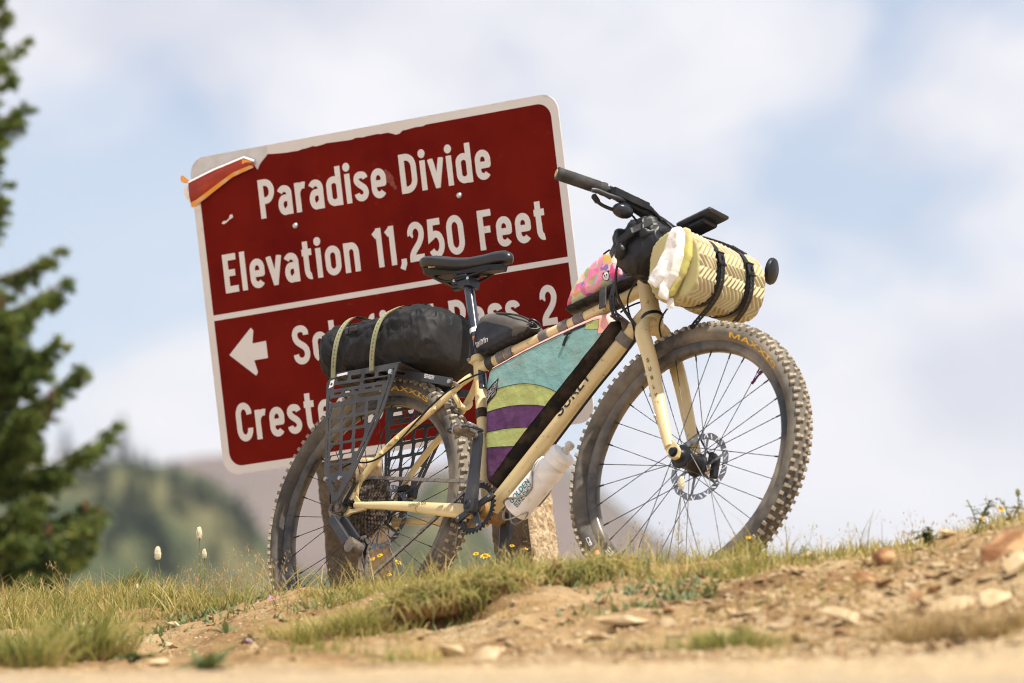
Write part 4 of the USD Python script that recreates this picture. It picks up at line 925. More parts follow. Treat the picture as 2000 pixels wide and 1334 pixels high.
for k in range(nl):
    a_, b_ = pos[k], pos[k + 1]; d = (b_ - a_) / np.linalg.norm(b_ - a_); e = d * .0032; wide = .0034 if k % 2 else .0022
    for s in (-1, 1):
        y = np.array([0, s * wide, 0]); up = np.cross(d, [0, 1, 0]); pts = []
        for q, hh in ((a_ - e, .0030), (a_ + d * .001, .0044), ((a_ + b_) / 2, .0033), (b_ - d * .001, .0044), (b_ + e, .0030)):
            pts += [q + up * hh + y, q - up * hh + y, q + up * hh + y * .7, q - up * hh + y * .7]
        links.append(hull(pts))
    links.append(bx((.005, .006, .005), a_))
obj('chain', cat(links), M['chain'], bike, smooth=False)

# saddle and seat post
sad = group_part('saddle', bike); secs = []
for x, zt, hw, th, cr in ((.050, .684, .045, .022, .3), (.056, .691, .060, .036, .25), (.075, .6935, .068, .042, .2), (.11, .690, .069, .044, .16), (.15, .6835, .062, .042, .16), (.19, .6775, .048, .038, .2), (.23, .6755, .036, .034, .25), (.28, .6780, .027, .033, .3), (.33, .6815, .022, .032, .35), (.365, .680, .0195, .030, .4), (.383, .673, .014, .024, .5), (.389, .665, .006, .010, .5)):
    x = .389 - (.389 - x) * .86; ring = []
    for t in np.linspace(0, 2 * math.pi, 28, endpoint=False):
        c_, s_ = math.cos(t), math.sin(t); y = hw * np.sign(c_) * abs(c_) ** .75
        z = zt - th * .5 * cr * (abs(y) / hw) ** 2 * 1.6 - (0 if s_ >= 0 else 1) * th * abs(s_) ** .6 if s_ < 0 else zt - th * .32 * (abs(c_) ** 2.2) - th * .18 * (1 - s_)
        ring.append((x, y, z - (0 if s_ >= 0 else th * .1)))
    secs.append(ring)
obj('saddle_top', loft(np.array(secs)), M['saddle'], sad, smooth=60)
under = np.array([[(x, s * hw, z) for s in np.linspace(-1, 1, 9)] + [(x, s * hw * .8, z - .016) for s in np.linspace(1, -1, 9)] for x, hw, z in ((.105, .05, .655), (.12, .056, .650), (.18, .042, .645), (.24, .026, .645), (.32, .016, .643), (.37, .010, .640))])
obj('saddle_shell', loft(under), M['black'], sad, smooth=40)
for s in (-1, 1):
    obj('saddle_rail', tube(spline([(.112, s * .030, .648), (.135, s * .026, .632), (.16, s * .022, .620), (.25, s * .021, .617), (.30, s * .016, .626), (.35, s * .008, .640)], 24), .0035, 10), M['black'], sad)
obj('saddle_bumper', cat([bx((.03, .06, .022), (.118, 0, .650), bevel=.006)]), M['black'], sad, smooth=30)
obj('saddle_tag', bx((.024, .0015, .008), (.150, -.0565, .650), turn([0, 0, 1], .12), .0005), pm('brass_tag', (.45, .32, .15), .5), sad)
pst = group_part('seat_post', bike); SP = np.array([.2405, 0, .606]); sd_ = (SP - ST) / np.linalg.norm(SP - ST)
obj('post_tube', tube([ST - sd_ * .10, SP], .0138, 24), pm('blue_black_metal', (.022, .027, .040), .25, coat=.4), pst)
obj('post_band', tube([ST + sd_ * .074, ST + sd_ * .088], .0142, 24), M['whiteink'], pst)
obj('post_mark', bend(sbox(0, 0, .030, .012), .004, on_tube(ST + sd_ * .030, sd_, np.array([sd_[2], 0, -sd_[0]]), .0139)), pm('copper_mark', (.35, .16, .07), .5), pst, smooth=False)
obj('post_head', cat([hull([SP + [dx, dy, dz] for dx in (-.020, .022) for dy in (-.020, .020) for dz in (-.012, .012)]), bx((.046, .054, .012), (.232, 0, .622), bevel=.004), bx((.028, .020, .016), (.200, 0, .602), bevel=.004)]), pm('blue_black_alloy', (.012, .016, .028), .35), pst, smooth=30)
for x in (.256, .206):
    obj('post_bolt', tube([(x, -.012, .612), (x + .002, -.024, .612)], .0042, 10), M['zinc'], pst)

# cockpit
ck = group_part('handlebar', bike)
BARP = [(.99, 0, .625), (1.0, -.05, .627), (1.001, -.09, .631), (.995, -.14, .637), (.982, -.20, .650), (.958, -.25, .6655), (.902, -.36, .6755)]
for s in (-1, 1):
    P = spline([(x, -s * y if s > 0 else y, z) for x, y, z in BARP], 40); P = np.array([(x, (abs(y) * s), z) for x, y, z in P])
    obj('bar', tube(P, np.interp(np.arange(40), [0, 8, 20, 40], [.0159, .0159, .0125, .0111]), 16), M['black'], ck)
    g0, g1 = np.array([.958, s * .25, .6655]), np.array([.902, s * .36, .6755]); gd = (g1 - g0) / np.linalg.norm(g1 - g0); gl = np.linalg.norm(g1 - g0)
    gr = lathe([(.0, -.004), (.0175, -.004), (.0178, .004), (.0162, .010), (.0158, .03), (.0168, .065), (.0166, gl - .006), (.0172, gl + .002), (.0168, gl + .006), (.011, gl + .0075)], 26, 'z')
    zx_ = np.cross(gd, [0, 0, 1.0]); zx_ /= np.linalg.norm(zx_); Rg = np.stack([zx_, np.cross(gd, zx_), gd], 1); gr.vertices = gr.vertices @ Rg.T + g0
    o_g = obj('grip', gr, M['grip'], ck)
    # raised diamond pattern
    dm = []
    for a in range(22):
        for h_ in range(26):
            t = 2 * math.pi * (a + .5 * (h_ % 2)) / 22; z = .016 + (gl - .026) * h_ / 25; r = .0165
            ct = np.array([r * math.cos(t), r * math.sin(t), z]); tv = np.array([-math.sin(t), math.cos(t), 0]); nv = np.array([math.cos(t), math.sin(t), 0]); zv = np.array([0, 0, 1.0])
            dm.append(np.array([ct + tv * .0020, ct + zv * .0017, ct - tv * .0020, ct - zv * .0017, ct + nv * .0011]))
    DV = np.vstack(dm) @ Rg.T + g0; DF = np.vstack([np.array([[0, 1, 4], [1, 2, 4], [2, 3, 4], [3, 0, 4]]) + 5 * k for k in range(len(dm))])
    obj('grip_pattern', trimesh.Trimesh(DV, DF, process=False), M['grip'], o_g, smooth=False)
    obj('grip_end', tube([g1 + gd * .004, g1 + gd * .0085], [.0118, .0105], 20), M['wood_end'], o_g)
    bl = group_part('brake_lever', bike)
    q = lambda p: np.array([p[0], s * abs(p[1]), p[2]])  # noqa: E731
    obj('clamp', cat([tube([q((.969, .228, .6585)), q((.963, .242, .6625))], .0165, 18), bx((.022, .020, .018), q((.984, .232, .658)), bevel=.004)]), M['black'], bl, smooth=30)
    obj('lever_body', cat([hull([q(p) for p in ((.985, .255, .664), (.998, .250, .666), (.985, .250, .645), (1.000, .246, .646), (1.020, .16, .652), (1.034, .158, .650), (1.018, .158, .632), (1.034, .154, .632))]), tube(spline([q((1.020, .17, .644)), q((1.022, .14, .640)), q((1.018, .10, .630))], 12), [.008] * 6 + [.006] * 6, 12)]), M['black'], bl, smooth=35)
    obj('lever_blade', tube(spline([q((1.000, .215, .642)), q((.995, .245, .640)), q((.982, .268, .643)), (q((.970, .292, .6455))), q((.966, .300, .643))], 22), np.r_[np.full(16, .0058), np.linspace(.0058, .0062, 6)], 10), M['slate'], bl)
    if s < 0:
        shf = group_part('shifter', bike)
        obj('shifter_pod', cat([trimesh.creation.icosphere(3, 1.0).apply_transform(trimesh.transformations.compose_matrix(scale=(.024, .030, .0185), translate=(.992, -.208, .617))), bx((.02, .03, .02), (.99, -.20, .632), bevel=.006)]), pm('gloss_black', (.014, .017, .024), .22), shf, smooth=50)
        obj('shift_lever', cat([tube(spline([(.985, -.225, .612), (.972, -.252, .6155), (.965, -.272, .622), (.963, -.284, .631)], 16), [.005] * 16, 8), bx((.014, .026, .015), (.962, -.279, .6285), turn([1, 0, 0], -.5), .004)]), M['black'], shf, smooth=40)
mir = group_part('mirror', bike)
mc = np.array([.9306, .42, .6878]); nrm = np.array([-.93, -.34, .12]); nrm /= np.linalg.norm(nrm); zx_ = np.cross(nrm, [0, 0, 1.0]); zx_ /= np.linalg.norm(zx_); Rm = np.stack([zx_, np.cross(nrm, zx_), nrm], 1)
mm = lathe([(0, -.010), (.022, -.009), (.032, -.004), (.0345, .002), (.0335, .006), (.030, .006), (.030, .0045), (0, .0045)], 40, 'z'); mm.vertices = (mm.vertices * [1, 1.05, 1]) @ Rm.T + mc
obj('mirror_head', mm, M['black'], mir)
obj('mirror_arm', cat([tube(spline([(.902, .362, .6755), (.890, .385, .668), (.905, .405, .664), (.928, .416, .668)], 14), .0065, 12), bx((.024, .016, .016), (.918, .410, .664), bevel=.004)]), M['slate'], mir)
stm = group_part('stem', bike); SM = HT1 - SDIR * .028
obj('spacer_stack', tube([HT1, HT1 - SDIR * .010, HT1 - SDIR * .044], [.0245, .018, .0175], 24), M['black'], stm)
obj('stem_body', cat([bar(SM, (.990, 0, .622), .034, .030, bevel=.007), tube([(.990, -.022, .625), (.990, .022, .625)], .0205, 20)]), M['black'], stm, smooth=30)
# cables
cb = M['nylon']
for nm, P, r in (('brake_cable', [(1.018, -.10, .630), (1.07, -.07, .575), (1.062, -.048, .43), (1.020, -.040, .396), (.985, -.015, .372), (.965, .030, .345), (.985, .052, .28)], .0024),
                 ('shift_cable', [(1.0, -.19, .615), (.985, -.12, .585), (.93, -.06, .50), (.877, -.034, .452), (.884, -.026, .415), (.899, -.018, .375), (.894, -.008, .350)], .0026),
                 ('rear_brake_cable', [(1.015, .10, .628), (.98, .06, .50), (.92, .036, .478), (.857, .03, .474), (.80, .022, .452)], .0024),
                 ('front_brake_hose', [(.985, .052, .28), (1.035, .064, .20), (1.085, .068, .11), (1.150, .064, .03)], .0024),
                 ('derailleur_cable', [(.3956, -.030, .3283), (.306, -.036, .3073), (.2275, -.05, .253), (.1725, -.064, .190), (.10, -.078, .120), (.05, -.084, .104), (-.0048, -.088, .1074), (-.0613, -.09, .0771), (-.0703, -.09, .0283), (-.060, -.090, -.012)], .0024),
                 ('down_tube_cable', [(.905, -.006, .372), (.875, -.004, .332), (.80, 0, .263), (.64, 0, .093), (.53, 0, -.012)], .0035)):
    obj(nm, tube(spline(P, 60), r, 8), cb, bike)
obj('quick_lever', cat([tube([(-.004, -.070, 0), (-.004, -.092, 0)], .009, 14), bar((-.006, -.090, .002), (.030, -.094, .052), .010, .011, bevel=.004)]), M['black'], bike, smooth=30)

# rear rack with slotted side panels
rack = group_part('rack', bike); rp = np.array([(-.128, .340), (-.1045, .3645), (.141, .358), (.1105, .236), (.031, .062), (.010, .034), (-.012, -.004), (-.030, -.004), (-.058, .040), (-.0815, .079)])
RP = Polygon(rp).buffer(.003).buffer(-.003)


def rr_(x0, z0, x1, z1, b=.004):
    return sbox(min(x0, x1) + b, min(z0, z1) + b, max(x0, x1) - b, max(z0, z1) - b).buffer(b)


holes = []
sk = lambda u, v: (-.105 + u + (.352 - v) * .10 - 0, v)  # noqa: E731  the panel leans with its rear edge
edge_x = lambda z: np.interp(z, [.062, .236, .358], [.031, .1105, .141])  # noqa: E731  its front edge
back_x = lambda z: np.interp(z, [.079, .340], [-.0815, -.128])  # noqa: E731


def slot(x0, x1, zt, hh, drop=-.02):
    return affinity.skew(rr_(x0, zt, x1, zt - hh, min(.004, hh * .45)), 0, math.degrees(math.atan(drop)), origin=(x0, zt))


for k in range(4):
    x0 = -.088 + k * .052; holes.append(slot(x0, x0 + .040, .3505 - .002 * k, .013))
for x0, x1 in ((-.098, .003), (.016, .108)):
    holes.append(slot(x0, x1, .329, .012))
for k in range(5):
    x0 = -.092 + k * .039; holes.append(slot(x0, x0 + .027, .307, .006))
for x0, x1 in ((-.104, -.010), (.002, .092)):
    holes.append(slot(x0, x1, .292, .013))
for row, zt in enumerate((.266, .229, .192, .157, .126, .098)):
    for k in range(4):
        x0 = back_x(zt) + .022 + k * .0465; x1 = x0 + .0365; zb = zt - (.029 if row < 4 else .021)
        cell = rr_(x0, zb, x1, zt, .0055); lim = Polygon([(-.3, .40), (edge_x(.40) - .026, .40), (edge_x(.30) - .026, .30), (edge_x(.236) - .026, .236), (edge_x(.062) - .026, .062), (-.3, .062)])
        cell = cell.intersection(lim).buffer(-.003).buffer(.003)
        if cell.area > .00012:
            holes.append(cell)
for za, zb in ((.345, .285), (.275, .225), (.21, .165), (.15, .105)):
    xa, xb = edge_x(za) - .013, edge_x(zb) - .013; holes.append(LineString([(xa, za), (xb, zb)]).buffer(.0024))
for za, zb in ((.300, .262), (.235, .200), (.175, .145), (.125, .110)):
    holes.append(LineString([(back_x(za) + .011, za), (back_x(zb) + .011, zb)]).buffer(.0016))
holes += [Point(edge_x(z) - .012, z).buffer(.0022) for z in (.280, .218, .158)] + [Point(back_x(z) + .011, z).buffer(.0018) for z in (.248, .188, .135)]
holes.append(Polygon([(-.045, .052), (-.008, .050), (-.018, .022), (-.030, .016)]).buffer(.002))
RPH = RP.difference(unary_union(holes))
for s in (-1, 1):
    obj('side_panel', prism(RPH, .0028, 'xz', s * .1115 - .0014), M['rackm'], rack, smooth=False)
    obj('support_arm', cat([prism(Polygon([(.060, .369), (.072, .3705), (.30, .3125), (.304, .300), (.296, .292), (.06, .350)]).difference(LineString([(.078, .358), (.115, .3495)]).buffer(.0045)), .006, 'xz', s * .062 - .003)]), M['rackm'], rack, smooth=30)
    obj('arm_bolt', tube([(.296, s * .034, .302), (.296, s * .070, .302)], .0062, 12), M['steel'], rack)
    obj('panel_bolt', tube([(.116, s * .100, .3375), (.116, s * .1165, .3375)], .007, 12), M['zinc'], rack)
    for x, z in ((-.070, .062), (-.015, .058)):
        obj('panel_bolt', cat([tube([(x, s * .085, z), (x, s * .118, z)], .0058, 12)]), M['steel'], rack)
obj('top_plate', cat([prism(sbox(-.105, -.11, .141, .11).difference(unary_union([rr_(-.08 + k * .05, -.08, -.05 + k * .05, .08, .008) for k in range(4)])), .003, 'xy', .3605)]), M['rackm'], rack, smooth=False)
tp = affinity.scale(text_poly('SERVEERY', .011), .6, 1, origin=(0, 0))
letters('lettering', tp, lambda v: np.stack([.195 + v[:, 0] * .88, np.full(len(v), -.0656), .327 + v[:, 1] - .255 * v[:, 0]], 1), M['whiteink'], rack, .004, label='white maker lettering on the support arm')
for nm, pg in (('sticker', Polygon([(-.116, .322), (-.100, .326), (-.099, .346), (-.113, .343)]).difference(Point(-.107, .333).buffer(.004))), ('sticker', Polygon([(-.092, .352), (-.052, .353), (-.052, .360), (-.092, .359)]))):
    obj(nm, prism(pg, .0006, 'xz', -.1136), M['whiteink'], rack, smooth=False)

# bottle cage (part) and bottle (thing)
BD = np.array([.1545, 0, .147]); BD /= np.linalg.norm(BD); BO = np.array([.5415, 0, -.0640]); BN = np.array([-BD[2], 0, BD[0]]); BY = np.array([0, 1.0, 0])
RB = np.stack([BN, np.cross(BD, BN), BD], 1)                     # bottle frame: x towards the down tube, z along


def bp(ang, z, r=.0385):
    """point on the bottle: ang from the side that faces the viewer towards the down tube"""
    return BO + BD * z + r * (-BY * math.cos(ang) + BN * math.sin(ang))


cagem = group_part('bottle_cage', bike)
for s in (1, -1):
    w_ = [bp(math.radians(88), .150), bp(math.radians(80), .158), bp(math.radians(60), .150), bp(math.radians(20), .125), bp(math.radians(-28), .098), bp(math.radians(-38), .085), bp(math.radians(-34), .06), bp(math.radians(-5), .035), bp(math.radians(35), .012), bp(math.radians(62), -.004, .037), bp(math.radians(80), -.006, .03)]
    w_ = [p * [1, s, 1] for p in w_]
    obj('wire_loop', tube(spline(w_, 60), .0025, 8), M['steel'], cagem)
obj('cage_plate', bar(BO + BN * .041 + BD * .02, BO + BN * .041 + BD * .14, .020, .003), M['steel'], cagem, smooth=30)
obj('cage_foot', tube(spline([bp(math.radians(80), -.006, .03), bp(math.radians(-60), -.006, .030), bp(math.radians(-90), .03, .0385), bp(math.radians(-60), -.006, .030) * [1, -1, 1], bp(math.radians(80), -.006, .03) * [1, -1, 1]], 30), .0022, 8), M['steel'], cagem)
bot = bike_thing('water_bottle', 'dusty white plastic water bottle in the wire cage below the down tube', 'bottle', BO)


def blathe(prof, n=48):
    m_ = lathe(prof, n, 'z'); m_.vertices = m_.vertices @ RB.T + BO; return m_


bobj('bottle_body', blathe([(0, .001), (.030, 0), (.0345, .003), (.0362, .010), (.0362, .108), (.0350, .116), (.0342, .121), (.0345, .126), (.0362, .134), (.0362, .150), (.0340, .160), (.0300, .167), (.0295, .170)]), M['bottle'], bot)
cap_ = bobj('cap', blathe([(.029, .1665), (.0335, .168), (.0345, .171), (.0345, .186), (.0335, .187), (.0335, .1885), (.0350, .190), (.0350, .199), (.0330, .204), (.028, .2065), (.016, .208), (.014, .2085), (0, .2085)]), M['bottle'], bot, label='white screw cap')
bobj('valve', blathe([(.0125, .207), (.0115, .214), (.0095, .217), (.0095, .222), (.0125, .225), (.0125, .233), (.0095, .238), (.004, .239), (0, .239)], 24), M['clear'], cap_, label='clear drinking nozzle')


def on_bottle(v):
    ang = v[:, 1] / .0366; return BO + BD * v[:, :1] + .0367 * (-BY * np.cos(ang)[:, None] + BN * np.sin(ang)[:, None])


for s, h_, x0, wd, y0 in (('GOLDEN', .0175, .020, .076, -.0105), ('BIKE SHOP', .0135, .023, .075, -.0275)):
    tp = text_poly(s, h_); tp = affinity.translate(affinity.scale(tp, wd / tp.bounds[2], 1, origin=(0, 0)), x0, y0)
    bobj('lettering', bend(tp, .004, on_bottle), M['tealink'], bot, smooth=False, label='teal shop lettering on the bottle')

# ------------------------------------------------------------------ bags
# frame bag with coloured panels
OUT = Polygon([(.3955, .285), (.3985, .326), (.4080, .342), (.49, .3690), (.59, .3955), (.70, .4220), (.770, .4365), (.800, .4345), (.835, .412), (.842, .398), (.805, .356), (.70, .248), (.58, .124), (.492, .030), (.476, .012), (.462, .010), (.4485, .022), (.4360, .068), (.4180, .160)]).buffer(.004).buffer(-.004)
fb = bike_thing('frame_bag', 'teal, lime and purple striped fabric bag filling the frame triangle', 'bag', (.46, 0, .01))
HWF = .0335
bobj('body', pillow(OUT, HWF, .015, .007, .004, 3), M['dirtyblack'], fb, smooth=60)


def fb_skin(lift):
    def fn(v):
        d = pillow_depth(OUT, v, HWF, .015); w = .004 * (meshkit.fbm(np.c_[v * 28, np.full(len(v), 3.0)], 3) - .5) * (d / HWF)
        return np.stack([v[:, 0], -d - w - lift + .0016 * (meshkit.fbm(np.c_[v * 14, np.full(len(v), 9.0)], 3) - .5), v[:, 1]], 1)
    return fn


RIGHTEDGE = [(.835, .409), (.7935, .364), (.700, .268), (.6076, .1735), (.545, .1075), (.4845, .040), (.470, .018)]
FACE = OUT.buffer(-.0015).intersection(Polygon([(.30, .5), (.30, -.1), (.462, -.1)] + RIGHTEDGE[::-1] + [(.80, .5)]))
def band(zl, zm, zr, xl=.38, xm=.52, xr=.70):
    x = np.linspace(xl, xr, 30); c = np.polyfit([xl, xm, xr], [zl, zm, zr], 2); return list(zip(x, np.polyval(c, x))) + [(.95, zr - .02)]


B1, B2, B3, B4 = band(.252, .2745, .2150), band(.203, .2160, .176), band(.148, .1540, .120), band(.1120, .1040, .075)
up = lambda c, top=.6: Polygon([(.30, c[0][1] - .03)] + c + [(.95, top), (.30, top)])  # noqa: E731
ZIP = [(.393, .312), (.4080, .3255), (.49, .3515), (.59, .3775), (.70, .4030), (.765, .4150), (.85, .421)]
above_zip = Polygon([(.3, .30)] + ZIP + [(.85, .6), (.3, .6)])
parts_ = dict(pink_edge=(FACE.intersection(above_zip).union(FACE.intersection(sbox(.785, .375, .9, .5))), M['pink']))
rest = FACE.difference(parts_['pink_edge'][0])
lime_tab = rest.intersection(Polygon([(.738, .395), (.738, .45), (.80, .45), (.80, .385)]))
parts_['teal_panel'] = (rest.intersection(up(B1)).difference(lime_tab), M['teal']); parts_['lime_stripe'] = (rest.intersection(up(B2)).difference(up(B1)), M['lime']); parts_['purple_stripe'] = (rest.intersection(up(B3)).difference(up(B2)), M['purple'])
parts_['lime_stripe_low'] = (rest.intersection(up(B4)).difference(up(B3)), M['lime']); parts_['purple_corner'] = (rest.difference(up(B4)), M['purple']); parts_['lime_tab'] = (lime_tab, M['lime'])
for k, (pg, mt) in parts_.items():
    bobj(k.replace('_low', ''), bend(pg.buffer(-.0006), .006, fb_skin(.0018)), mt, fb, smooth=True)
zl = LineString(ZIP[1:6]); bobj('zip', bend(zl.buffer(.0014), .004, fb_skin(.0030)), M['blackweb'], fb, smooth=True)
sl_ = LineString([(.668, .393), (.70, .400), (.735, .4065)]).buffer(.0045); bobj('zip_opening', bend(sl_, .004, fb_skin(.0026)), M['nylon'], fb, smooth=True)
for c_, nm in ((B1, 'seam'), (B2, 'seam'), (B3, 'seam'), (B4, 'seam')):
    bobj(nm, bend(LineString(c_).buffer(.0009).intersection(FACE), .006, fb_skin(.0026)), M['dirtyblack'], fb, smooth=True)
bobj('zip_pull', cat([tube(spline([(.684, -.0385, .3905), (.680, -.0405, .380), (.6735, -.0400, .357)], 10), np.r_[np.full(3, .0022), np.full(7, .0034)], 8), bx((.014, .006, .007), (.684, -.0395, .391), turn([0, 1, 0], -.25), .0015)]), M['nylon'], fb, smooth=40)
lab = Polygon([(.4035, .2670), (.4480, .3020), (.4475, .2600), (.4035, .2180)]); bobj('label_patch', bend(lab.intersection(OUT.buffer(-.001)), .005, fb_skin(.0030)), M['dirtyblack'], fb, smooth=True)
tp = text_poly('PEDALERO', .0145); tp = affinity.scale(tp, .040 / tp.bounds[2], 1, origin=(0, 0)); swoosh = Polygon([(.003, -.015), (.014, -.0035), (.040, -.003), (.040, -.0045), (.018, -.006), (.006, -.016)])
tp2 = affinity.translate(affinity.scale(text_poly('BAGS', .007), .55, 1, origin=(0, 0)), .024, -.0165)
tag_ = affinity.affine_transform(unary_union([tp, swoosh, tp2]), [1, 0, .80, 1, .4060, .2470]); bobj('lettering', bend(tag_.intersection(OUT.buffer(-.001)), .004, fb_skin(.0036)), pm('grey_print', (.42, .40, .38), .7), fb, smooth=True, label='grey lettering on the patch')


def wrap(c0, c1, r, w, th, mat_, parent, nm='strap', up_dir=(0, 0, 1), a0=0, a1=360, lift=0):
    """a strap round a tube that runs from c0 to c1, w wide"""
    c0, c1 = np.asarray(c0, float), np.asarray(c1, float); d = c1 - c0; d /= np.linalg.norm(d); c = (c0 + c1) / 2; y = np.array([0, 1.0, 0]); u = np.cross(y, d)
    ang = np.radians(np.linspace(a0, a1, 40)); ring = []
    for t in ang:
        n_ = y * math.cos(t) * -1 + u * math.sin(t); p = c + n_ * (r + lift); o = n_ * th
        ring.append([p - d * w / 2, p + d * w / 2, p + d * w / 2 + o, p - d * w / 2 + o])
    m_ = loft(np.array(ring), caps=a1 - a0 < 359, closed=False); return bobj(nm, m_, mat_, parent, smooth=40)


def ttp(x):
    return np.array([x, 0, np.interp(x, [.335, .55, .75, .905], [.356, .4085, .4575, .497])])


for x in (.565, .632):
    wrap(ttp(x - .012), ttp(x + .012), .0172, .030, .0018, M['webbing'], fb)
wrap(ttp(.405), ttp(.425), .0172, .024, .0018, M['webbing'], fb)
wrap((.845, 0, .350), (.868, 0, .3745), .0222, .028, .0022, M['webbing'], fb)
wrap(BB + (ST - BB) * .60, BB + (ST - BB) * .66, .0158, .026, .002, M['dirtyblack'], fb)
hinge = Polygon([(.845, .405), (.835, .408), (.80, .428), (.815, .440), (.872, .400), (.880, .388), (.862, .368)]); bobj('front_panel', pillow(hinge, .030, .012, .006, .002, 5), pm('brown_grey_fabric', (.085, .065, .052), .85, (.15, .115, .085), 12, bump=.3, bscale=300), fb, smooth=60)

# small black bag behind the seat post
TO = Polygon([(.318, .406), (.3135, .440), (.316, .470), (.328, .494), (.348, .5035), (.395, .5015), (.445, .488), (.500, .466), (.530, .446), (.538, .432), (.520, .420), (.45, .402), (.375, .384), (.345, .388), (.328, .395)]).buffer(.003).buffer(-.003)
tb_ = bike_thing('seat_post_bag', 'small dark grey bag strapped on the top tube against the seat post', 'bag', (.40, 0, .385))
bobj('body', pillow(TO, .036, .030, .006, .003, 11), M['greyfab'], tb_, smooth=60)
TP = Polygon([(.319, .412), (.316, .440), (.319, .452), (.352, .4700), (.362, .4705), (.455, .4420), (.470, .4330), (.462, .4080), (.38, .3885), (.345, .3905)])


def skin_of(outline, hw, edge, lift, seed, wr):
    def fn(v):
        d = pillow_depth(outline, v, hw, edge); w = wr * (meshkit.fbm(np.c_[v * 28, np.full(len(v), float(seed))], 3) - .5) * (d / hw); return np.stack([v[:, 0], -d - w - lift, v[:, 1]], 1)
    return fn


bobj('side_panel', bend(TP.intersection(TO.buffer(-.002)), .005, skin_of(TO, .036, .030, .0016, 11, .003)), M['navyfab'], tb_, smooth=True)
bobj('base', pillow(Polygon([(.33, .398), (.345, .384), (.375, .381), (.46, .401), (.535, .424), (.532, .436), (.45, .415), (.37, .396)]), .0365, .012, .006), M['nylon'], tb_, smooth=60)
tp = text_poly('tailfin', .0145); tp = affinity.affine_transform(affinity.scale(tp, .046 / tp.bounds[2], 1, origin=(0, 0)), [1, 0, .20, 1, .3400, .4010]); tp = affinity.translate(tp, 0, 0)
bobj('lettering', bend(tp, .004, skin_of(TO, .036, .030, .0024, 11, .003)), pm('reflective_print', (.55, .54, .53), .5), tb_, smooth=True, label='pale lettering on the side panel')
bobj('zip', tube(spline([(.536, -.012, .440), (.505, -.026, .462), (.45, -.030, .480), (.395, -.028, .492)], 20), .0028, 8), M['blackweb'], tb_)
bobj('cord_loop', cat([tube(spline([(.520, -.028, .452), (.536, -.020, .452), (.542, -.006, .440), (.536, -.022, .428), (.522, -.030, .432)], 18), .0035, 8), bx((.012, .010, .010), (.530, -.026, .440), bevel=.003)]), M['nylon'], tb_)
wrap(ttp(.432), ttp(.456), .0172, .026, .0022, M['webbing'], tb_); wrap(ttp(.365), ttp(.385), .0172, .022, .0022, M['blackweb'], tb_)

# bright printed bag behind the stem
BO_ = Polygon([(.640, .470), (.641, .488), (.650, .520), (.671, .550), (.700, .579), (.735, .601), (.770, .6145), (.812, .626), (.822, .600), (.838, .545), (.842, .527), (.75, .495)]).buffer(.003).buffer(-.003)
cbag = bike_thing('top_tube_bag', 'bright multicoloured printed bag on the top tube behind the stem', 'bag', (.74, 0, .49))
bobj('body', pillow(BO_, .034, .026, .006, .003, 21), M['print'], cbag, smooth=60)
bobj('base', pillow(Polygon([(.636, .474), (.642, .462), (.75, .482), (.90, .512), (.905, .530), (.845, .530), (.75, .502)]), .033, .010, .006), M['nylon'], cbag, smooth=60)
bobj('zip', tube(spline([(.652, .0, .5225), (.673, 0, .5525), (.702, 0, .5815), (.737, 0, .6035), (.772, 0, .6165), (.815, 0, .6285)], 30), .0030, 8), M['blackweb'], cbag)
bobj('zip_flap', cat([bx((.026, .02, .010), (.752, -.004, .613), turn([0, 1, 0], -.42), .004)]), M['nylon'], cbag, smooth=40)
bobj('front_gusset', pillow(Polygon([(.842, .527), (.836, .548), (.828, .585), (.86, .575), (.90, .535), (.90, .522)]), .028, .010, .006), M['greyfab'], cbag, smooth=60)
face = Point(0, 0).buffer(1, quad_segs=14); face = affinity.scale(face, .0095, .0105); PC = (.7875, .5335); psk = lambda l: skin_of(BO_, .034, .026, l, 21, .003)  # noqa: E731
pl = lambda g: affinity.translate(affinity.rotate(g, 12, origin=(0, 0)), *PC)  # noqa: E731
outl = unary_union([affinity.scale(face, 1.12, 1.12, origin=(0, 0)), Point(-.0085, .0095).buffer(.0036), Point(.0085, .0095).buffer(.0036)])
bobj('emblem', bend(pl(outl), .003, psk(.0012)), M['black'], cbag, smooth=True, label='black and white bear face emblem'); bobj('emblem_face', bend(pl(face), .003, psk(.0018)), M['whiteink'], cbag, smooth=True)
feat = unary_union([affinity.rotate(affinity.scale(Point(-.0038, .0018).buffer(.0024), .8, 1.25), -15), affinity.rotate(affinity.scale(Point(.0038, .0018).buffer(.0024), .8, 1.25), 15), Point(0, -.0030).buffer(.0010), LineString([(-.002, -.0058), (0, -.0048), (.002, -.0058)]).buffer(.0004)])
bobj('emblem_features', bend(pl(feat), .002, psk(.0024)), M['black'], cbag, smooth=True)
wrap(ttp(.672), ttp(.700), .0172, .034, .0020, M['webbing'], cbag); wrap(ttp(.80), ttp(.815), .0172, .022, .0022, M['blackweb'], cbag)
bobj('strap', cat([bx((.024, .004, .06), (.785, -.0335, .475), turn([0, 1, 0], -.15), .0015)]), M['blackweb'], cbag, smooth=30)


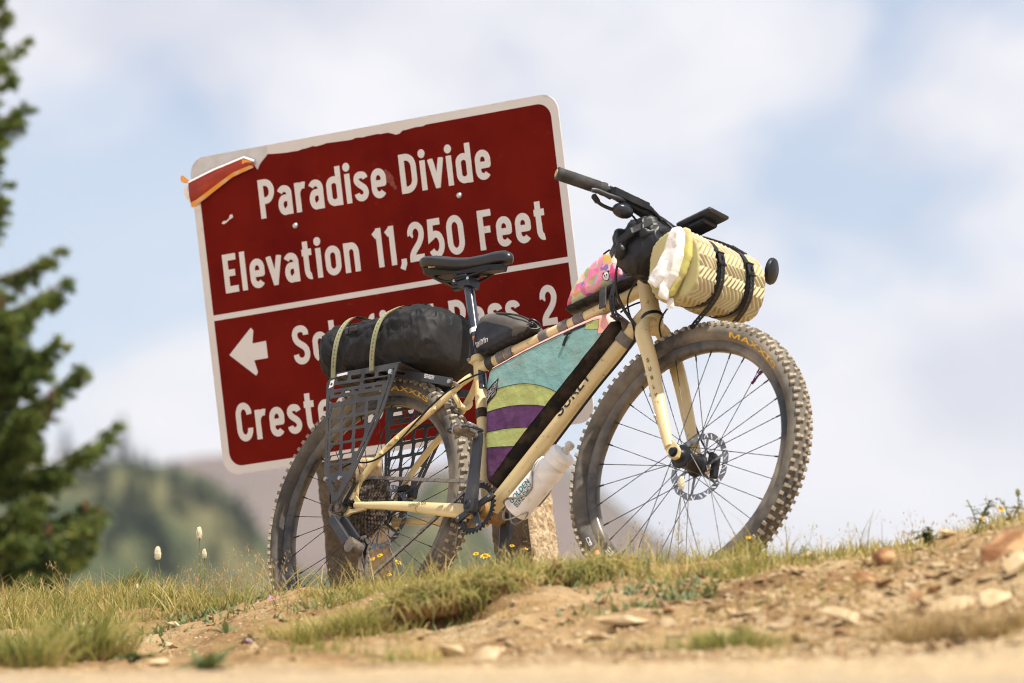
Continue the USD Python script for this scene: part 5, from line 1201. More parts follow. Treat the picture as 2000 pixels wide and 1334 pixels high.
def soft_roll(c0, c1, ru, rv, u, seed, wr, bulge=.8, n=110, mm_=72, ends=(1, 1), pinch=()):
    """a stuffed sack from c0 to c1: ru along u, rv across; domed ends, creases"""
    c0, c1, u = np.asarray(c0, float), np.asarray(c1, float), np.asarray(u, float); d = c1 - c0; L = np.linalg.norm(d); d /= L; u = u - d * (u @ d); u /= np.linalg.norm(u); v = np.cross(d, u)
    s = np.linspace(0, 1, n); s = .5 - .5 * np.cos(s * np.pi); out = []
    for t in s:
        e = min(t * L / (ru * bulge), (1 - t) * L / (ru * bulge), 1.0); k = math.sqrt(max(0, 1 - (1 - e) ** 2)) ** .85 + 1e-3
        for pt, dp_, wd in pinch:
            k *= 1 - dp_ * math.exp(-((t - pt) * L / wd) ** 2)
        a = np.linspace(0, 2 * np.pi, mm_, endpoint=False); ca, sa = np.cos(a), np.sin(a); ca = np.sign(ca) * abs(ca) ** .9; sa = np.sign(sa) * abs(sa) ** .9
        out.append(c0 + d * t * L + k * (ru * ca[:, None] * u + rv * sa[:, None] * v))
    out = np.array(out); ctr = (c0 + (out.mean(1) - c0) @ d[:, None] * d)[:, None]; nn = out - ctr; nn /= np.linalg.norm(nn, axis=2, keepdims=True) + 1e-9
    rel = np.stack([(out - c0) @ d, (out - c0) @ u, (out - c0) @ v], -1)
    big = meshkit.fbm(rel * 9, 3, seed) - .5; fold = 1 - np.abs(2 * meshkit.fbm(rel * [16, 22, 22] + 3, 3, seed + 5) - 1); fold2 = 1 - np.abs(2 * meshkit.fbm(rel * [45, 30, 30] + 7, 3, seed + 9) - 1)
    out = out + nn * (wr * (1.6 * big + 1.3 * (fold ** 4 - .35) + .5 * (fold2 ** 5 - .25)))[..., None]
    return loft(out, True), d, u, v


# black dry sack lying on the rack
rb = bike_thing('rear_dry_sack', 'black roll top dry sack strapped lengthways on the rear rack', 'bag', (.03, 0, .365))
c0, c1 = np.array([-.212, 0, .448]), np.array([.250, 0, .446]); PIN = ((.22, .06, .02), (.545, .06, .02))
m_, d_, u_, v_ = soft_roll(c0, c1, .086, .116, (0, 0, 1), 31, .0065, .62, 150, 90, pinch=PIN)
k_ = m_.vertices; k_[:, 2] += np.interp(k_[:, 0], [-.22, -.1, .03, .12, .22, .26], [.0, -.004, -.002, .0, -.006, -.004]); k_[:, 2] = np.where(k_[:, 2] < .374, .374 + (k_[:, 2] - .374) * .08, k_[:, 2])
k_[:, 2] += .030 * np.exp(-((k_[:, 0] - .10) / .07) ** 2) * np.clip((k_[:, 2] - .46) / .1, 0, 1); bobj('sack', m_, M['cordura'], rb, smooth=60)
# rolled closure along the side facing the viewer, drawn up at the front
m2, *_ = soft_roll((-.175, -.060, .486), (.085, -.068, .492), .026, .056, (.0, -.35, .94), 41, .009, .9, 70, 40); bobj('rolled_top', m2, M['cordura'], rb, smooth=60)
m3, *_ = soft_roll((.055, -.056, .478), (.215, -.046, .470), .056, .062, (.0, -.15, .98), 47, .010, .8, 80, 56); bobj('gathered_end', m3, M['cordura'], rb, smooth=60)
bobj('cord', tube(spline([(-.192, -.020, .515), (-.182, -.070, .496), (-.160, -.105, .468), (-.150, -.118, .455)], 24), .0026, 8), M['greyfab'], rb)
bobj('buckle', cat([bx((.030, .008, .016), (-.045, -.122, .478), turn([1, 0, 0], .5), .003), bx((.012, .010, .020), (-.068, -.124, .475), turn([1, 0, 0], .5), .003)]), M['slate'], rb, smooth=30)
for x in (-.098, .048):
    cy = [(-.1145, .346), (-.1190, .372), (-.1265, .420), (-.1270, .470), (-.1130, .522), (-.0840, .556), (-.040, .566 + (.022 if x > 0 else 0)), (.0, .569 + (.024 if x > 0 else 0)), (.06, .560), (.11, .51), (.122, .45), (.118, .40), (.112, .365)]
    P = spline([(x + .012 * math.sin(max(0, (z - .37)) * 6), y * 1.01, .365 + (z - .365) * .845) for y, z in cy], 150); T = np.gradient(P, axis=0); T /= np.linalg.norm(T, axis=1, keepdims=True); N = np.cross(T, [1.0, 0, 0]); N /= np.linalg.norm(N, axis=1, keepdims=True)
    sl = np.r_[0, np.cumsum(np.linalg.norm(np.diff(P, axis=0), axis=1))]; band_p = sbox(0, -.0085, sl[-1], .0085).difference(unary_union([affinity.scale(Point(.030 + .0108 * k, 0).buffer(1), .0028, .0022) for k in range(16)]))
    def onstrap(lift):
        def fn(v):
            q = np.stack([np.interp(v[:, 0], sl, P[:, k]) for k in range(3)], 1); nn = np.stack([np.interp(v[:, 0], sl, N[:, k]) for k in range(3)], 1); return q + v[:, 1:] * np.array([1.0, 0, 0]) + nn * lift
        return fn
    v2, f2 = sheet(band_p, .006); sgn = 1 if (N[60] @ np.array([0, -1.0, 0])) > 0 else -1
    bobj('strap', trimesh.Trimesh(np.vstack([onstrap(sgn * .002)(v2), onstrap(sgn * .0045)(v2)]), np.vstack([f2[:, ::-1], f2 + len(v2)]), process=False), M['olive'], rb, smooth=False, label='olive green rubber strap with punched holes')
    bobj('strap_backing', bend(sbox(.012, -.0078, .22, .0078), .006, onstrap(sgn * .0012)), M['nylon'], rb, smooth=False)

# black dry sack behind the bar
db = bike_thing('handlebar_dry_sack', 'black shiny dry sack tied under the handlebar behind the rolled mat', 'bag', (.965, -.14, .50))
m_, d_, u_, v_ = soft_roll((.998, -.172, .546), (.980, .18, .555), .072, .066, (0, 0, 1), 61, .007, .55, 110, 72); bobj('sack', m_, M['nylon'], db, smooth=60)
m2, *_ = soft_roll((1.010, -.150, .612), (1.050, -.135, .560), .018, .034, (.5, -.4, .5), 65, .006, .9, 60, 40); bobj('rolled_top', m2, M['nylon'], db, smooth=60)
m2, *_ = soft_roll((.945, -.166, .585), (.972, -.170, .505), .016, .024, (-.5, -.6, .1), 66, .005, .9, 60, 40); bobj('rolled_top', m2, M['nylon'], db, smooth=60)
bobj('buckle', cat([bar((.970, -.186, .545), (1.015, -.184, .570), .009, .024, bevel=.004), bar((.952, -.182, .534), (.974, -.184, .547), .007, .016, bevel=.002)]), M['black'], db, smooth=35)
bobj('webbing', bar((1.012, -.184, .570), (1.055, -.160, .596), .003, .020, bevel=.001), M['blackweb'], db, smooth=30); bobj('webbing', bar((.930, -.168, .520), (.956, -.182, .537), .003, .020, bevel=.001), M['blackweb'], db, smooth=30)
P = spline([(.925, -.118, .552), (.9050, -.112, .525), (.8930, -.100, .482), (.8810, -.070, .448), (.8990, -.042, .404), (.9280, -.030, .3720)], 60); T = np.gradient(P, axis=0); T /= np.linalg.norm(T, axis=1, keepdims=True)
W3 = np.cross(T, [0, 1.0, 0.2]); W3 /= np.linalg.norm(W3, axis=1, keepdims=True); N3 = np.cross(T, W3); wv = np.interp(np.linspace(0, 1, 60), [0, .25, .5, 1], [.003, .003, .004, .004])
bobj('hanging_cord', loft(np.stack([P - W3 * wv[:, None], P + W3 * wv[:, None], P + W3 * wv[:, None] + N3 * .003, P - W3 * wv[:, None] + N3 * .003], 1)), M['nylon'], db, smooth=30)
SP2 = [np.array(p) for p in ((.835, -.040, .512), (.832, -.046, .480), (.838, -.046, .440), (.858, -.036, .402))]; P = spline(SP2, 40); sl = np.r_[0, np.cumsum(np.linalg.norm(np.diff(P, axis=0), axis=1))]
bp_ = sbox(0, -.009, sl[-1], .009).difference(unary_union([affinity.scale(Point(.048 + .0115 * k, .001).buffer(1), .0032, .0026) for k in range(6)])); wd_ = np.array([.96, -.05, .28]); wd_ /= np.linalg.norm(wd_)
v2, f2 = sheet(bp_, .004); q = np.stack([np.interp(v2[:, 0], sl, P[:, k]) for k in range(3)], 1) + v2[:, 1:] * wd_
bobj('strap', trimesh.Trimesh(np.vstack([q, q + [0, -.0022, 0]]), np.vstack([f2, f2[:, ::-1] + len(q)]), process=False), M['nylon'], db, smooth=False, label='black rubber strap tail with punched holes')

# folded foam mat on the front
pad = bike_thing('sleeping_mat', 'yellow and cream egg crate foam mat rolled and strapped in front of the handlebar', 'sleeping mat', (1.13, 0, .40))
PA, PB = np.array([1.140, -.150, .466]), np.array([1.104, .140, .508]); pd_ = PB - PA; PL_ = np.linalg.norm(pd_); pd_ /= PL_; pu = np.array([0, 0, 1.0]); pu = pu - pd_ * (pu @ pd_); pu /= np.linalg.norm(pu); pv = np.cross(pd_, pu)
nS, nA = 240, 420; S = np.linspace(0, PL_, nS); Aa = np.linspace(0, 2 * np.pi, nA, endpoint=False)
SS, AA = np.meshgrid(S, Aa, indexing='ij'); ca, sa = np.cos(AA), np.sin(AA); RU, RV = .090, .078; sq = 1 / (np.abs(ca) ** 2.5 + np.abs(sa) ** 2.5) ** (1 / 2.5)
end = np.minimum(1, np.minimum(SS, PL_ - SS) / .016); sizek = (.90 + .10 * np.sqrt(np.clip(1 - (1 - end) ** 2, 0, 1))) * (1 + .03 * np.sin(SS * 14 + 1)) * (1 + .13 * (meshkit.fbm(np.stack([SS * 6, ca, sa], -1) * 1.7, 3, 2) - .5))
for sc in (.305, .735):
    sizek = sizek * (1 - .085 * np.exp(-((SS / PL_ - sc) * PL_ / .018) ** 2) * (1 + .5 * (meshkit.noise(np.stack([SS * 8, ca * 3, sa * 3], -1), 9) - .5)))
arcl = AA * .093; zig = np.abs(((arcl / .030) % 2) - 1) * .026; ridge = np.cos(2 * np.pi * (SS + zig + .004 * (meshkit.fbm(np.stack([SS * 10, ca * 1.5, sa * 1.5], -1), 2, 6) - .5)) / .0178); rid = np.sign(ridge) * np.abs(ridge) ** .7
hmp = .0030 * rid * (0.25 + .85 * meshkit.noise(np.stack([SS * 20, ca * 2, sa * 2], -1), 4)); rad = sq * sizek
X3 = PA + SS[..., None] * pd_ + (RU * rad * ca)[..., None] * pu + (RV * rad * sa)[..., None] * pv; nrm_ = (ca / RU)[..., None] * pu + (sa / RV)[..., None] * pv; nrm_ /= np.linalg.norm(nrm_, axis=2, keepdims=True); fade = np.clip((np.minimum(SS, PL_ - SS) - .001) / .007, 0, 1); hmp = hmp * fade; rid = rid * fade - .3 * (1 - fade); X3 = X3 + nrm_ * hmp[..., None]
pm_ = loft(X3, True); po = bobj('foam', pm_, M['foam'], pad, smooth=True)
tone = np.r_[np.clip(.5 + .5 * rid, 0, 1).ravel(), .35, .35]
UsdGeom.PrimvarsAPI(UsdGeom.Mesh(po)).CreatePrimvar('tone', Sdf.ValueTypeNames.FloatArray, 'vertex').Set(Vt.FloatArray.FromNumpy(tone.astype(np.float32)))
# layers of the folded white film at the near end
WFOLD = Polygon([(1.142, 0.5601), (1.1629, 0.5609), (1.1782, 0.5434), (1.184, 0.4807), (1.1724, 0.4276), (1.153, 0.3991), (1.1462, 0.3686), (1.1255, 0.3772), (1.1287, 0.3986), (1.0979, 0.4142), (1.0801, 0.4347), (1.1076, 0.458), (1.1216, 0.4971), (1.1324, 0.5354)]).buffer(.003).buffer(-.002)
FFOLD = Polygon([(1.148, .558), (1.1677, .5635), (1.184, .556), (1.198, .525), (1.202, .48), (1.190, .435), (1.168, .402), (1.157, .383), (1.14, .381), (1.122, .390), (1.138, .410), (1.158, .44), (1.170, .48), (1.163, .53)]).buffer(.003).buffer(-.002)
bobj('foam_fold', pillow(FFOLD, .009, .010, .005, .008, 77, -.154), pm('yellow_foam_edge', (.47, .43, .115), .8, (.42, .34, .17), 20, bump=.3, bscale=80), pad, smooth=60)
bobj('white_fold', pillow(WFOLD, .017, .012, .004, .012, 78, -.166), M['whitefilm'], pad, smooth=50, label='crumpled white film folded over the near end')
bobj('white_fold', pillow(Polygon([(1.118, .452), (1.150, .470), (1.146, .425), (1.122, .398), (1.090, .418)]), .010, .010, .004, .010, 79, -.182), M['whitefilm'], pad, smooth=50)
bobj('film_tail', hull([PA - pu * .085 - pv * .004 - pd_ * .012, PA - pu * .085 + pv * .012 - pd_ * .010, PA - pu * .112 + pv * .016 - pd_ * .008, PA - pu * .112 - pv * .006 - pd_ * .012, PA - pu * .1 - pd_ * .016]), M['whitefilm'], pad, smooth=False)
bobj('film_end', hull([PB + pu * .07 * math.cos(a) + pv * .06 * math.sin(a) + pd_ * (.004 if k else -.002) for k in (0, 1) for a in np.linspace(0, 6.28, 24)]), M['whitefilm'], pad, smooth=40)
for sc, tail in ((.305, .085), (.735, .06)):
    ring = []; c = PA + pd_ * PL_ * sc
    for a in np.linspace(0, 2 * np.pi, 80):
        k = 1 / (abs(math.cos(a)) ** 2.5 + abs(math.sin(a)) ** 2.5) ** .4 * .985; n_ = math.cos(a) / RU * pu + math.sin(a) / RV * pv; n_ /= np.linalg.norm(n_); p = c + (RU * k * math.cos(a) * pu + RV * k * math.sin(a) * pv) * .955 + n_ * .001
        ring.append([p - pd_ * .0085, p + pd_ * .0085, p + pd_ * .0085 + n_ * .003, p - pd_ * .0085 + n_ * .003])
    bobj('strap', loft(np.array(ring), False), M['nylon'], pad, smooth=40, label='black rubber strap round the mat')
    def atp(a, o):
        k = 1 / (abs(math.cos(a)) ** 2.5 + abs(math.sin(a)) ** 2.5) ** .4; n_ = math.cos(a) / RU * pu + math.sin(a) / RV * pv; n_ /= np.linalg.norm(n_); return c + RU * k * math.cos(a) * pu + RV * k * math.sin(a) * pv + n_ * o, n_
    sgn = 1 if atp(math.pi / 2, 0)[1][0] > 0 else -1          # towards the front of the bicycle
    t0 = sgn * math.radians(72); pB, nB = atp(t0, .006); tB = np.cross(pd_, nB)
    bobj('buckle', cat([bx((.024, .030, .008), pB, np.stack([pd_, tB, nB], 1), .003), bx((.028, .005, .011), pB + tB * .016, np.stack([pd_, tB, nB], 1), .002), bx((.028, .005, .011), pB - tB * .016, np.stack([pd_, tB, nB], 1), .002), bx((.004, .012, .005), pB + nB * .005, np.stack([pd_, tB, nB], 1), .001)]), M['black'], pad, smooth=35)
    P = [atp(sgn * math.radians(x), .0075)[0] for x in (72, 95, 115, 135)] + [atp(sgn * math.radians(150), .012)[0]]; last, nl_ = atp(sgn * math.radians(150), .012); P.append(last - pu * .03 - pv * sgn * .012 - pd_ * .02); P.append(P[-1] - pu * .03 - pv * sgn * .012 - pd_ * .018)
    P = spline(P, 50); sl = np.r_[0, np.cumsum(np.linalg.norm(np.diff(P, axis=0), axis=1))]; bpg = LineString([(0, 0), (sl[-1] - .009, 0)]).buffer(.009, cap_style='round').difference(unary_union([Point(.03 + .0125 * k, 0).buffer(.0028) for k in range(int((sl[-1] - .03) / .0125))]))
    v2, f2 = sheet(bpg, .005); q = np.stack([np.interp(v2[:, 0], sl, P[:, k]) for k in range(3)], 1) + v2[:, 1:] * pd_; T = np.gradient(P, axis=0); NN = np.cross(T, pd_); NN /= np.linalg.norm(NN, axis=1, keepdims=True); nq = np.stack([np.interp(v2[:, 0], sl, NN[:, k]) for k in range(3)], 1)
    bobj('strap_tail', trimesh.Trimesh(np.vstack([q, q + nq * .003]), np.vstack([f2, f2[:, ::-1] + len(q)]), process=False), M['nylon'], pad, smooth=False)
bobj('top_cord', tube(spline([(1.03, -.10, .625), (1.06, -.02, .612), (1.09, .06, .612), (1.10, .13, .606), (1.09, .19, .590)], 30), .0035, 8), M['nylon'], pad)

# phone holder over the bar
ph = bike_thing('phone', 'black phone in a thick case mounted above the handlebar', 'phone', (1.04, .03, .64))
px_ = np.array([.972, 0, .235]); px_ /= np.linalg.norm(px_); py_ = np.array([0, 1.0, 0]); pz_ = np.cross(px_, py_); RPh = np.stack([px_, py_, pz_], 1); pc = np.array([1.037, .034, .6705])
bobj('case', bx((.120, .076, .013), pc, RPh, .005), M['slate'], ph, smooth=35); bobj('mount', cat([bx((.060, .052, .018), pc - pz_ * .014, RPh, .005), hull([pc - pz_ * .02 + px_ * a + py_ * b for a in (-.02, .02) for b in (-.018, .018)] + [np.array([.992 + a, .03 + b, .632]) for a in (-.012, .012) for b in (-.014, .014)])]), M['black'], ph, smooth=35)
bobj('screen', bx((.108, .066, .001), pc + pz_ * .0068, RPh, .0004), pm('dark_screen', (.01, .01, .012), .1), ph, smooth=35)

# ------------------------------------------------------------------ plants and stones
def blades(base, height, width, lean, heading, curve, seg=4):
    """(n, ...) grass blades as narrow bent strips"""
    n = len(base); t = np.linspace(0, 1, seg); hx, hy = np.cos(heading), np.sin(heading)
    out = (lean[:, None] * t + curve[:, None] * t ** 2.2) * height[:, None]; up = height[:, None] * np.sqrt(np.clip(1 - (lean[:, None] * .5 + curve[:, None] * .55) ** 2 * t ** 2, .12, 1)) * t
    wd = width[:, None] * (1 - t ** 1.6) ** .8 * .5; c = np.stack([base[:, :1] + out * hx[:, None], base[:, 1:2] + out * hy[:, None], base[:, 2:3] + up], -1)
    tw = heading + np.pi / 2 + rng.normal(0, .6, n); side = np.stack([np.cos(tw), np.sin(tw), np.zeros(n)], -1)[:, None] * wd[..., None]
    v = np.stack([c - side, c + side], 2); v[:, -1, 1] = v[:, -1, 0]
    V = v.reshape(n, -1, 3)[:, :-1]; F = []
    for k in range(seg - 1):
        F += [[2 * k, 2 * k + 1, 2 * k + 3], [2 * k, 2 * k + 3, 2 * k + 2]] if k < seg - 2 else [[2 * k, 2 * k + 1, 2 * k + 2]]
    F = np.array(F); return trimesh.Trimesh(V.reshape(-1, 3), (F[None] + (np.arange(n) * (2 * seg - 1))[:, None, None]).reshape(-1, 3), process=False)


def crest_d(px):
    return np.interp(px, CREST_PX, CREST_D)


def tuft(pts, hmin, hmax, spread=1.0, wmin=.0012, wmax=.0026):
    n = len(pts); return blades(pts, rng.uniform(hmin, hmax, n), rng.uniform(wmin, wmax, n), np.abs(rng.normal(.15, .22, n)) * spread, rng.uniform(0, 2 * np.pi, n), np.abs(rng.normal(.25, .25, n)) * spread)


def scatter(n, px0, px1, dlo, dhi, dens):
    px = rng.uniform(px0, px1, n); d = crest_d(px) + rng.uniform(dlo, dhi, n); x = (px - 1000) / FPX * d
    keep = rng.random(n) < dens(px, d - crest_d(px), x, d); px, d, x = px[keep], d[keep], x[keep]; return np.stack([x, d, ground_z(x, d) - .004], 1), px


def clump(x, d, f=5.0, s=3):
    return meshkit.fbm(np.stack([x * f, d * f, np.zeros_like(x)], -1), 3, s)


def dens_a(px, k, x, d):
    c = clump(x, d); right = np.interp(px, [-300, 500, 1100, 1400, 1600, 1750, 2000], [1, 1, .9, .85, .50, .36, .30]); band = np.exp(-np.clip(-k - .22, 0, 9) ** 2 / .05) * np.exp(-np.clip(k - .7, 0, 9) ** 2 / .3)
    soil = np.clip((px - 215) / 40, 0, 1) * np.clip((575 - px) / 50, 0, 1) * np.clip((-k - .16) / .08, 0, 1)
    return right * band * np.clip((c - .45) * 8, .05, 1) * (1 - .93 * soil)


pts, px = scatter(52000, -200, 2200, -.60, 1.3, dens_a)
hs = np.interp(px, [-200, 300, 480, 620, 1100, 1300, 2000], [.085, .080, .062, .046, .046, .046, .046])
g = blades(pts, hs * rng.uniform(.30, 1.0, len(pts)) * np.where(rng.random(len(pts)) < .10, 1.55, 1.0), rng.uniform(.0018, .0042, len(pts)), np.abs(rng.normal(.22, .3, len(pts))), rng.uniform(0, 6.28, len(pts)), np.abs(rng.normal(.4, .38, len(pts))), 5)
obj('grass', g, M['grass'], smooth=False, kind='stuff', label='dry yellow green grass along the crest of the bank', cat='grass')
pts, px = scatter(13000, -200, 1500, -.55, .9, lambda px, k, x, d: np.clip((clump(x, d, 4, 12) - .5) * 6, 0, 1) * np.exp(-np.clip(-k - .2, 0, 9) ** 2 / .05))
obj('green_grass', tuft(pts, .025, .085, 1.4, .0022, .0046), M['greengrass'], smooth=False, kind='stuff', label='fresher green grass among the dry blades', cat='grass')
# sparse blades on the bank and far side
pts, px = scatter(60000, -200, 2200, -2.6, -.2, lambda px, k, x, d: .55 * np.where((px > 225) & (px < 560), .12, 1) * np.clip((clump(x, d, 4.5, 21) - .56) * 6, 0, 1) * np.interp(px, [0, 700, 900, 2000], [1, 1, .35, .22]))
obj('bank_grass', tuft(pts, .02, .055, 1.4, .0018, .0036), M['grass'], smooth=False, kind='stuff', label='sparse short grass on the face of the bank', cat='grass')
# long single blades standing out of the turf, and small herb leaves near the soil
pts, px = scatter(3600, -200, 1700, -.35, .5, lambda px, k, x, d: np.clip((clump(x, d, 6, 41) - .42) * 5, 0, 1) * np.interp(px, [0, 450, 560, 1100, 1700], [1, .9, .25, .2, .25]))
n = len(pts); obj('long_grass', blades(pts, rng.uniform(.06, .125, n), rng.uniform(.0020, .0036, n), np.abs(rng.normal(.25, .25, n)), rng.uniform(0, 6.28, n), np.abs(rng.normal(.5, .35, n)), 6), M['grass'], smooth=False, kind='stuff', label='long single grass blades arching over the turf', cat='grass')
pts, px = scatter(7000, -200, 1400, -.9, .2, lambda px, k, x, d: np.clip((clump(x, d, 5, 55) - .52) * 7, 0, 1)); n = len(pts)
obj('low_herbs', blades(pts, rng.uniform(.012, .034, n), rng.uniform(.005, .010, n), rng.uniform(.2, .9, n), rng.uniform(0, 6.28, n), rng.uniform(0, .6, n), 5), M['leaf'], smooth=False, kind='stuff', label='small green herb leaves low in the turf', cat='herbs')
# fine flowering grass stems
def stems(n, px0, px1, dlo, dhi, h0, h1, name, lb):
    px = rng.uniform(px0, px1, n); d = crest_d(px) + rng.uniform(dlo, dhi, n); x = (px - 1000) / FPX * d; b = np.stack([x, d, ground_z(x, d) - .003], 1); h = rng.uniform(h0, h1, n); hd = rng.uniform(0, 6.28, n); ln = np.abs(rng.normal(.12, .15, n)); cv = np.abs(rng.normal(.15, .15, n))
    ms = [blades(b, h, np.full(n, .0017), ln, hd, cv, 6)]; sb, sh, shd = [], [], []
    for k in range(n):
        for j in range(rng.integers(8, 20)):
            t = rng.uniform(.62, 1.0); o = (ln[k] * t + cv[k] * t ** 2.2) * h[k]; up_ = h[k] * math.sqrt(max(.12, 1 - (ln[k] * .5 + cv[k] * .55) ** 2 * t * t)) * t
            spread_ = .016 * (1.15 - t) / .5; p = b[k] + [o * math.cos(hd[k]) + rng.normal() * spread_, o * math.sin(hd[k]) + rng.normal() * spread_, up_ + rng.normal() * .003]; sb.append(p)
    sb = np.array(sb); m_ = len(sb); ms.append(blades(sb, rng.uniform(.004, .009, m_), rng.uniform(.0016, .0030, m_), np.abs(rng.normal(.3, .3, m_)), rng.uniform(0, 6.28, m_), np.full(m_, .1), 4))
    obj(name, cat(ms), M['drygrass'], smooth=False, kind='stuff', label=lb, cat='grass')


stems(46, 380, 560, -.25, .25, .09, .16, 'seed_grass', 'wispy flowering grass beside the rear wheel')
stems(26, 1120, 1360, -.1, .5, .07, .13, 'seed_grass', 'reddish flowering grass in front of the front wheel')
stems(30, -50, 380, -.3, .2, .05, .11, 'seed_grass', 'thin seed stalks over the left grass')
stems(30, 560, 1120, -.1, .5, .05, .09, 'seed_grass', 'short seed stalks between the wheels')
stems(22, 1450, 2000, -.1, .4, .04, .10, 'seed_grass', 'short seed stalks on the right crest')
stems(16, 1650, 1990, -2.0, -1.2, .05, .12, 'seed_grass', 'dry stalks low on the stony bank')


def tussock(px, row, r, n, h0, h1, label, mat_='grass', d0=9.0):
    p = hit(px, row, d0); t = thing('grass_tussock', label, 'grass tuft', t=p); q = rng.normal(0, r * .5, (n, 2)); x, y = p[0] + q[:, 0], p[1] + q[:, 1]; b = np.stack([q[:, 0], q[:, 1], ground_z(x, y) - p[2] - .005], 1)
    hd = np.arctan2(q[:, 1], q[:, 0]) + rng.normal(0, .7, n); obj('blades', blades(b, rng.uniform(h0, h1, n), rng.uniform(.0020, .0042, n), np.abs(rng.normal(.30, .25, n)), hd, np.abs(rng.normal(.55, .35, n)), 6), M[mat_], t, smooth=False, kind='stuff')
    k = n; q = rng.normal(0, r * .5, (k, 2)); b = np.stack([q[:, 0], q[:, 1], ground_z(p[0] + q[:, 0], p[1] + q[:, 1]) - p[2] - .004], 1); obj('dead_blades', blades(b, rng.uniform(.015, max(.02, h0 * 1.1), k), rng.uniform(.0014, .003, k), rng.uniform(.5, .9, k), np.arctan2(q[:, 1], q[:, 0]) + rng.normal(0, .6, k), rng.uniform(.2, .6, k)), M['drygrass'], t, smooth=False, kind='stuff')


tussock(165, 1290, .085, 620, .06, .15, 'large arching grass tussock at the lower left, above the gravel', 'greengrass')
tussock(40, 1300, .08, 420, .05, .12, 'grass tussock at the lower left corner', 'greengrass')
tussock(610, 1255, .09, 600, .03, .075, 'pale blurred grass tussock in front of the rear wheel')
tussock(700, 1232, .06, 400, .03, .075, 'grass tuft under the hanging chain')
tussock(780, 1180, .075, 500, .02, .055, 'yellow green tuft on the lip left of the eroded hollow')
tussock(920, 1168, .085, 520, .02, .055, 'green tuft on the lip over the eroded hollow')
tussock(1420, 1262, .11, 600, .02, .055, 'low green patch of grass among the stones below the front wheel', 'greengrass', 8)
tussock(340, 1186, .06, 380, .04, .085, 'grass clump under the white flowers')
tussock(440, 1182, .06, 380, .04, .10, 'grass clump between the white flowers and the rear wheel')
tussock(1800, 1255, .08, 350, .03, .10, 'thin dry tuft low on the stony bank at the right', 'drygrass', 8)
tussock(1955, 1235, .07, 300, .03, .09, 'thin dry tuft at the right edge of the stony bank', 'drygrass', 8)
tussock(1640, 1085, .05, 420, .03, .06, 'little green tuft on the right crest')


def ribbon_leaf(o, d, L, w, droop, up=np.array([0, 0, 1.0]), n=7):
    d = np.asarray(d, float); d /= np.linalg.norm(d); s = np.cross(d, up); s /= np.linalg.norm(s) + 1e-9; t = np.linspace(0, 1, n); c = np.asarray(o) + t[:, None] * L * d - (droop * L * t ** 2)[:, None] * up; wd = w * np.sin(np.pi * np.clip(t * .93 + .07, 0, 1)) ** .8
    nn = np.cross(s, d); l, r = c - s * wd[:, None] * .5 + nn * wd[:, None] * .16, c + s * wd[:, None] * .5 + nn * wd[:, None] * .16
    v = np.stack([l, c, r], 1).reshape(-1, 3); f = []
    for k in range(n - 1):
        a = 3 * k; f += [[a, a + 1, a + 4], [a, a + 4, a + 3], [a + 1, a + 2, a + 5], [a + 1, a + 5, a + 4]]
    return trimesh.Trimesh(v, np.array(f), process=False)


def leafy(px, row, n, L, w, label, mat_='leaf', upright=.8, d0=9.0, d=None, stemh=0.0):
    p = hit(px, row, d0) if d is None else on_ground(px, d); t = thing('leafy_plant', label, 'plant', t=p - [0, 0, .003])
    if stemh:
        for k in range(max(2, n // 9)):
            a = rng.uniform(0, 6.28); tip = np.array([math.cos(a) * stemh * .35, math.sin(a) * stemh * .35, stemh * rng.uniform(.7, 1.05)]); P = spline([(0, 0, 0), tip * [.3, .3, .55], tip], 10); obj('stem', tube(P, .0016, 6), M['stem_green'], t)
            for j in range(9):
                q = P[rng.integers(3, 10)]; b = rng.uniform(0, 6.28); obj('leaf', ribbon_leaf(q, (math.cos(b), math.sin(b), rng.uniform(-.1, .7)), L * rng.uniform(.6, 1), w * rng.uniform(.7, 1), .3), M[mat_], t, smooth=True)
    else:
        for k in range(n):
            a = rng.uniform(0, 6.28); e = rng.uniform(.35, 1) * upright; o = np.array([math.cos(a), math.sin(a), 0]) * rng.uniform(0, .02); obj('leaf', ribbon_leaf(o, (math.cos(a) * (1.05 - e), math.sin(a) * (1.05 - e), e), L * rng.uniform(.6, 1.05), w * rng.uniform(.7, 1.1), rng.uniform(.1, .5)), M[mat_], t, smooth=True)


leafy(405, 1308, 22, .075, .022, 'broad grey green leaf rosette at the bottom left of the bare soil')
leafy(265, 1285, 16, .045, .020, 'dark toothed leaves at the foot of the large tussock', 'darkleaf', .5)
leafy(490, 1250, 26, .04, .015, 'green leafy patch around the purple aster', 'leaf', .5)
leafy(445, 1235, 10, .055, .016, 'upright grey green leaves beside the bare soil', 'leaf', .9)
leafy(120, 1222, 14, .05, .018, 'grey green leaves in the left grass', 'leaf', .8)
leafy(205, 1228, 12, .045, .016, 'small leafy plant left of the bare soil', 'leaf', .8)
leafy(8, 1262, 14, .045, .022, 'dark leaves at the left edge of the picture', 'darkleaf', .5)
leafy(1815, 1050, 46, .035, .018, 'dense dark green herb on the right crest', 'darkleaf', .75, d=12.95, stemh=.05)
leafy(1910, 1030, 40, .026, .013, 'leafy herb with round leaves beside the yellow flower on the right crest', 'leaf', .8, d=12.9, stemh=.095)
leafy(1975, 1020, 34, .026, .012, 'green herb at the right edge of the crest', 'leaf', .8, d=12.85, stemh=.075)
leafy(1572, 1095, 22, .02, .012, 'small grey green herb right of the front tyre', 'leaf', .8, d=13.1, stemh=.045)
leafy(1865, 1245, 20, .03, .012, 'small dusty herb low on the stony bank', 'darkleaf', .7, 8)


def view_point(px, row, d):
    r = A @ np.array([(px - 1000) / FPX, (row - 667) / FPX, 1.0]); return EYE + r * (d / r[1])


